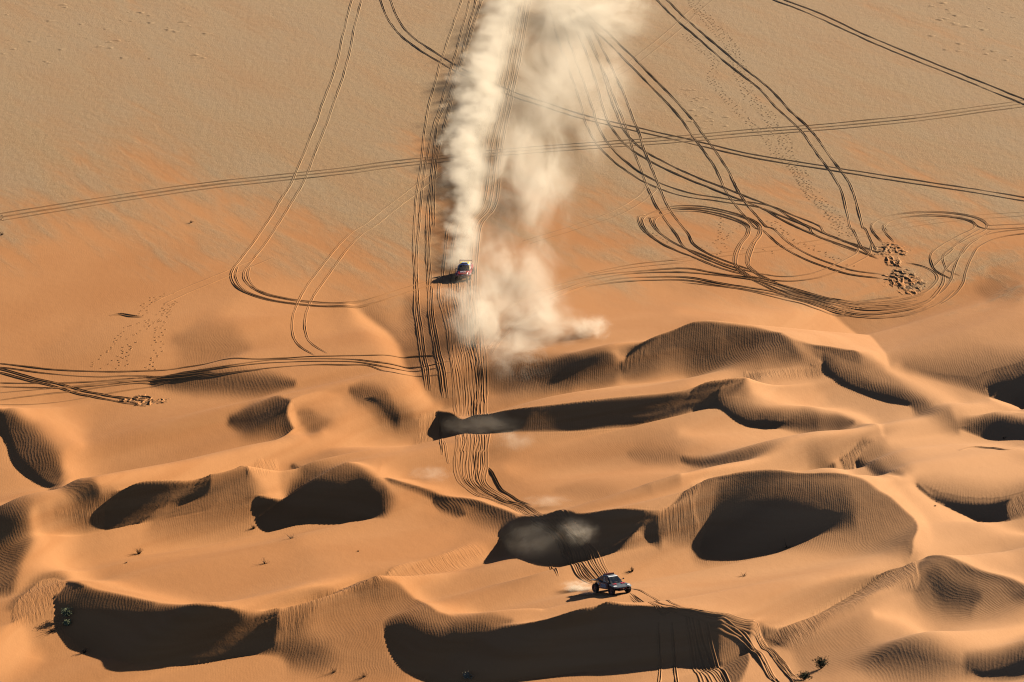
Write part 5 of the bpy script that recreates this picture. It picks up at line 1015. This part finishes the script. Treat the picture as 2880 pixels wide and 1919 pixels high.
# ------------------------------------------------------------ dust hanging in the air (volumes)
DUST_COL = (0.85, 0.77, 0.635)
def plume_material():
    s = NT("dust_plume")
    p = s.pos(); sep = s.node("ShaderNodeSeparateXYZ"); s.ln(p, sep.inputs[0])
    x, y, z = sep.outputs
    def poly(co):
        r = co[0]
        for k in co[1:]: r = s.math('ADD', s.math('MULTIPLY', r, y), k)
        return r
    hw = s.math('MAXIMUM', poly(PLUME_HALF), 1.2)
    warp = s.noise(s.scaled(p, (0.10, 0.07, 0.15)), 1.0, 0.0, 0.5)
    u = s.math('DIVIDE', s.math('SUBTRACT', s.math('ADD', x, s.math('MULTIPLY', s.math('SUBTRACT', warp, 0.5), 3.5)), poly(PLUME_AXIS)), hw)
    hz = s.math('ADD', s.math('MULTIPLY', hw, 0.55), 0.5)
    v = s.math('DIVIDE', z, hz)
    r = s.math('SQRT', s.math('ADD', s.math('MULTIPLY', u, u), s.math('MULTIPLY', v, v)))
    big = s.noise(s.scaled(p, (0.30, 0.20, 0.45)), 1.0, 4.0, 0.6)
    vo = s.node("ShaderNodeTexVoronoi"); vo.feature = 'SMOOTH_F1'; s.ln(s.scaled(p, (0.42, 0.34, 0.55)), vo.inputs["Vector"]); vo.inputs["Scale"].default_value = 1.0
    puff = s.math('SUBTRACT', 0.62, vo.outputs["Distance"])
    shape = s.math('SUBTRACT', 0.86, r)
    shape = s.math('ADD', shape, s.math('MULTIPLY', s.math('SUBTRACT', big, 0.5), 1.9))
    shape = s.math('ADD', shape, s.math('MULTIPLY', puff, 0.6))
    dens = s.ramp(shape, -0.05, 0.75)
    side = s.ramp(u, -0.15, 0.6, 1.0, 0.10)
    edge = s.math('MULTIPLY', s.ramp(s.math('ABSOLUTE', u), 1.35, 1.65, 1.0, 0.0), s.ramp(v, 1.35, 1.65, 1.0, 0.0))
    start = s.ramp(y, PLUME_Y0 - 0.5, PLUME_Y0 + 3.0)
    far = s.ramp(y, 90.0, 190.0, 1.0, 0.4)
    d = s.math('MULTIPLY', s.math('MULTIPLY', dens, side), s.math('MULTIPLY', edge, s.math('MULTIPLY', start, far)))
    d = s.math('MULTIPLY', d, 0.35)
    v_ = s.node("ShaderNodeVolumePrincipled"); s.ln(d, v_.inputs["Density"])
    v_.inputs["Color"].default_value = DUST_COL + (1,); v_.inputs["Anisotropy"].default_value = 0.25
    s.ln(v_.outputs[0], s.out.inputs["Volume"])
    s.m.cycles.volume_step_rate = 0.08
    return s.m
def drift_material():
    s = NT("drifting_dust")
    tc = s.node("ShaderNodeTexCoord").outputs["Object"]; p = s.pos()
    r = s.vmath('LENGTH', tc)
    oi = s.node("ShaderNodeObjectInfo")
    q = s.vmath('ADD', s.vmath('MULTIPLY', tc, (1.0, 1.0, 0.6)), s.vmath('MULTIPLY', oi.outputs["Location"], (0.37, 0.37, 0.37)))
    n1 = s.noise(q, 2.2, 5.0, 0.64, 0.6)
    sh = s.math('ADD', s.math('SUBTRACT', 0.72, r), s.math('MULTIPLY', s.math('SUBTRACT', n1, 0.5), 3.0))
    d = s.math('MULTIPLY', s.ramp(sh, -0.25, 1.35), s.ramp(r, 0.35, 0.99, 1.0, 0.0))
    info = s.node("ShaderNodeObjectInfo"); sp = s.node("ShaderNodeSeparateColor"); s.ln(info.outputs["Color"], sp.inputs[0])
    d = s.math('MULTIPLY', d, sp.outputs[0])
    v_ = s.node("ShaderNodeVolumePrincipled"); s.ln(d, v_.inputs["Density"])
    v_.inputs["Color"].default_value = DUST_COL + (1,); v_.inputs["Anisotropy"].default_value = 0.25
    s.ln(v_.outputs[0], s.out.inputs["Volume"])
    s.m.cycles.volume_step_rate = 0.9
    return s.m
PLUME_Y0 = SUV_AT[1] + 1.6
V = []; Fc = []; ys_ = np.linspace(PLUME_Y0 - 1, 215, 60); NS = 14
for y in ys_:
    cxp = float(np.polyval(PLUME_AXIS, min(y, 200))); hwp = max(float(np.polyval(PLUME_HALF, min(y, 200))), 1.2)
    for k in range(NS):
        a = math.pi * k / (NS - 1)
        V.append((cxp + 1.75 * hwp * math.cos(a), y, -0.6 + 1.9 * (hwp * 0.55 + 0.5) * math.sin(a)))
for j in range(len(ys_) - 1):
    for k in range(NS): Fc.append((j * NS + k, j * NS + (k + 1) % NS, (j + 1) * NS + (k + 1) % NS, (j + 1) * NS + k))
Fc.append(tuple(range(NS))); Fc.append(tuple(reversed(range((len(ys_) - 1) * NS, len(ys_) * NS))))
me_ = bpy.data.meshes.new("dust_plume"); me_.from_pydata(V, [], Fc); me_.update()
bm = bmesh.new(); bm.from_mesh(me_); bmesh.ops.recalc_face_normals(bm, faces=bm.faces); bm.to_mesh(me_); bm.free()
plume = link("dust_plume", me_, plume_material())
tag(plume, "thick cream dust plume rolling back from the red car to the top edge", kind="stuff")
bm = bmesh.new(); bmesh.ops.create_icosphere(bm, subdivisions=3, radius=1.0)
dm = bpy.data.meshes.new("dust_cloud"); bm.to_mesh(dm); bm.free(); dm.materials.append(drift_material())
for x, y, z, rx, ry, rz, dn in DRIFTS:
    o = bpy.data.objects.new("dust_cloud", dm); col.objects.link(o)
    o.location = (x, y, z); o.scale = (rx, ry, rz); o.color = (dn, dn, dn, 1)
    tag(o, "thin pale veil of dust drifting low over the sand", kind="stuff", group="drifting dust")

SHRUBS=[
(-49.34,-97.84,0.95,0.55,'green','pale green bush rooted in the large bottom left shadow hollow'),
(-49.31,-99.18,0.55,0.4,'green','small pale green tuft just below the pale bush in the shadow hollow'),
(-50.89,-100.45,0.5,1.1,'dry','sprawling dark dead shrub on the grooved slope left of the bottom left hollow'),
(-46.82,-105.04,0.75,0.35,'dry','dark twiggy shrub at the lower rim of the bottom left shadow hollow'),
(-43.66,-73.72,1,0.8,'dry','grey leafless shrub alone in the middle of the left basin'),
(-44.53,-79.68,0.3,0.25,'dry','tiny dead tuft just below the grey leafless shrub in the left basin'),
(-30.79,-64.18,0.55,0.35,'dry','low dark shrub at the left tip of the round shadowed hollow left of centre'),
(-28.33,-82.75,0.4,0.8,'dry','flat scatter of dry stems in the left basin below the round hollow'),
(-25.83,-73.34,0.4,0.9,'dry','thin dry stems just below the round shadowed hollow left of centre'),
(13.78,-82.35,0.75,0.3,'dry','forked dead twig casting a shadow above the dark buggy'),
(33.41,-110.96,1.3,0.9,'dark','dark green bush with a long shadow near the bottom edge, right of the ruts'),
(31.35,-114.26,0.9,0.7,'dark','olive bush cut by the bottom edge beside the last ruts'),
(26.32,-86.65,0.3,0.7,'dry','row of tiny dead stems in the flat below the big crater shadow'),
(32.13,-74.36,0.35,1.2,'dry','low scatter of dry stems along the lower edge of the big crater shadow'),
(-19.24,-110.81,0.5,1,'dry','dark dead shrub lying flat near the bottom edge, left of the long shadow'),
(-15.90,-112.23,0.4,0.9,'dry','low dead shrub at the bottom edge beside the long shadow'),
(-4.85,-113.80,0.7,0.5,'pale','pale straw tuft at the lower tip of the long bottom shadow'),
(-47.22,55.22,0.55,0.5,'dry','small dark bush alone on the plain left of the plume'),
(-74.35,49.12,0.6,1,'dry','dark clump of stems at the left edge of the plain'),
(-17.78,-78.44,0.25,0.25,'dry','tiny dead tuft in the middle dune basin left of the car tracks'),
(62.33,-32.61,0.5,0.5,'dry','small dark tuft on the rim of the far right shadow'),
(50.46,-63.18,0.25,0.2,'dry','tiny tuft on the bright slope right of the big crater'),
]
HUMMOCKS=[
(-80.3,168.4,0.42),
(-66.6,164.9,0.28),
(-87.0,155.9,0.37),
(-78.4,149.3,0.46),
(-58.7,171.4,0.54),
(-83.1,164.5,0.64),
(-69.1,160.0,0.55),
(-85.6,159.2,0.52),
(-80.5,191.5,0.64),
(-71.0,160.9,0.65),
(-61.5,152.4,0.43),
(-60.1,172.8,0.67),
(-58.4,188.5,0.31),
(-79.1,150.5,0.45),
(-67.1,179.2,0.48),
(-75.8,177.0,0.51),
(-66.2,153.1,0.56),
(-54.1,155.1,0.70),
(-66.0,185.5,0.64),
(-52.6,153.1,0.51),
(-64.2,183.3,0.62),
(-69.1,179.9,0.28),
(-56.3,149.5,0.29),
(-60.2,174.3,0.32),
(-77.3,158.8,0.64),
(-87.1,165.4,0.27),
(-63.6,177.9,0.65),
(-53.3,170.1,0.70),
(-79.9,189.4,0.52),
(-89.7,183.9,0.43),
(-68.3,185.8,0.27),
(-58.1,178.6,0.68),
(-56.8,175.8,0.46),
(-69.6,164.1,0.52),
(-68.3,165.2,0.67),
(-71.0,173.4,0.57),
(-81.5,179.2,0.69),
(-70.0,168.3,0.26),
(-73.7,166.9,0.26),
(-66.2,164.6,0.28),
(82.5,172.8,0.64),
(77.3,162.9,0.67),
(75.1,190.3,0.64),
(88.7,182.0,0.53),
(82.7,179.0,0.48),
(78.2,177.0,0.60),
(78.0,176.6,0.69),
(73.0,168.5,0.67),
(78.8,183.2,0.70),
(77.9,184.8,0.52),
(85.4,188.5,0.46),
(76.5,157.7,0.52),
(87.5,185.6,0.47),
(81.0,155.7,0.53),
(77.9,187.7,0.56),
(74.5,158.8,0.72),
(76.6,180.8,0.70),
(81.2,158.8,0.47),
(75.7,180.2,0.70),
(77.6,177.9,0.51),
(79.6,175.2,0.76),
(77.4,192.8,0.77),
(83.9,151.6,0.52),
(85.2,154.0,0.41),
(82.6,157.6,0.63),
(32.0,125.6,0.40),
(30.0,131.7,0.48),
(29.6,111.5,0.31),
(34.5,114.6,0.58),
(34.2,109.1,0.47),
(27.6,113.2,0.35),
(29.9,115.4,0.46),
(30.4,108.1,0.48),
(30.7,126.6,0.56),
(31.1,112.2,0.41),
(29.2,118.9,0.55),
(28.7,112.0,0.58),
(33.6,111.1,0.30),
(32.1,110.1,0.31),
(30.1,126.2,0.46),
(31.0,120.5,0.53),
(28.2,132.1,0.34),
(29.2,131.7,0.59),
(34.9,131.2,0.45),
(30.4,124.9,0.41),
(32.6,117.5,0.41),
(29.4,124.5,0.34),
(31.8,114.0,0.41),
(28.7,128.7,0.41),
(32.1,112.2,0.41),
]

# ------------------------------------------------------------ sparse shrubs and low hummocks
def leaf_mat(name, c):
    s = NT(name); n = s.noise(s.pos(), 6.0, 3.0, 0.6)
    s.bsdf(s.mix(s.ramp(n, 0.3, 0.7), c, tuple(v * 0.55 for v in c)), 0.9, spec=0.1)
    return s.m
TWIG = leaf_mat("dry_twig", (0.09, 0.065, 0.045))
LEAF = {'green': leaf_mat("pale_leaf", (0.22, 0.24, 0.13)), 'dark': leaf_mat("dark_leaf", (0.06, 0.062, 0.03)), 'pale': leaf_mat("straw", (0.36, 0.30, 0.2))}
def shrub(x, y, h, sp, kind, label):
    z = float(ground_z(x, y)); rg = random.Random(int(x * 100 + y * 7))
    root = empty("green_bush" if kind in ('green', 'dark') else "dry_shrub", (x, y, z - 0.03))
    V = []; Fc = []; tips = []
    n = 34 if h > 0.5 else 22
    for k in range(n):
        a = rg.uniform(0, 2 * math.pi); lean = rg.uniform(0.15, 1.0); ln = h * rg.uniform(0.6, 1.1)
        base = Vector((rg.uniform(-.03, .03), rg.uniform(-.03, .03), -0.05))
        if sp > 0.6 and h < 0.6: ln = sp * rg.uniform(0.4, 1.2)
        p = base.copy(); d = Vector((math.cos(a) * lean * sp / max(h, .3), math.sin(a) * lean * sp / max(h, .3), 1)).normalized()
        r = 0.028 * rg.uniform(0.6, 1.2); pts = [p.copy()]
        for q in range(3):
            d = (d + Vector((rg.uniform(-.5, .5), rg.uniform(-.5, .5), rg.uniform(-.3, .2)))).normalized()
            p = p + d * ln / 3; p.z = max(p.z, 0.04); pts.append(p.copy())
        tips.append(pts[2]); tips.append(pts[3])
        b = len(V)
        for q, c in enumerate(pts):
            rr = r * (1 - 0.25 * q)
            for s_ in range(3): V.append(c + Vector((rr * math.cos(s_ * 2.09), rr * math.sin(s_ * 2.09), 0)))
        for q in range(3):
            for s_ in range(3): Fc.append((b + q * 3 + s_, b + q * 3 + (s_ + 1) % 3, b + q * 3 + 3 + (s_ + 1) % 3, b + q * 3 + 3 + s_))
    mesh_from("branches", V, Fc, TWIG, root)
    if kind in LEAF:
        V = []; Fc = []
        for t in tips:
            for q in range(9 if kind != 'pale' else 4):
                c = t + Vector((rg.gauss(0, .13), rg.gauss(0, .13), rg.gauss(0, .09))); b = len(V)
                u = Vector((rg.uniform(-1, 1), rg.uniform(-1, 1), rg.uniform(-.6, .9))).normalized() * 0.09; v = u.orthogonal().normalized() * 0.035
                V += [c - u, c + v, c + u, c - v]; Fc.append((b, b + 1, b + 2, b + 3))
        mesh_from("foliage", V, Fc, LEAF[kind], root)
    return tag(root, label, "bush" if kind in ('green', 'dark') else "shrub", "scattered desert shrubs")
for a in SHRUBS: shrub(*a)
V = []; Fc = []
for x, y, r in HUMMOCKS:
    b = len(V); z = float(ground_z(x, y)); rg = random.Random(int(x * 31 + y)); ph = rg.uniform(0, 6)
    for k, (rr, zz) in enumerate(((1.5, -0.03), (1.0, 0.03), (0.6, 0.10), (0.25, 0.14))):
        for q in range(10):
            a = q * math.pi / 5
            w = 1 + 0.3 * math.sin(3 * a + ph) + rg.uniform(-.15, .15)
            V.append((x + r * rr * w * math.cos(a), y + r * rr * w * math.sin(a), z + zz * r * (1 + rg.uniform(-.3, .3))))
    for k in range(3):
        for q in range(10): Fc.append((b + k * 10 + q, b + k * 10 + (q + 1) % 10, b + k * 10 + 10 + (q + 1) % 10, b + k * 10 + 10 + q))
    Fc.append(tuple(b + 30 + q for q in range(10)))
hm = mesh_from("gravel_hummocks", V, Fc, RUT, ground, True)
hm["kind"] = "stuff"
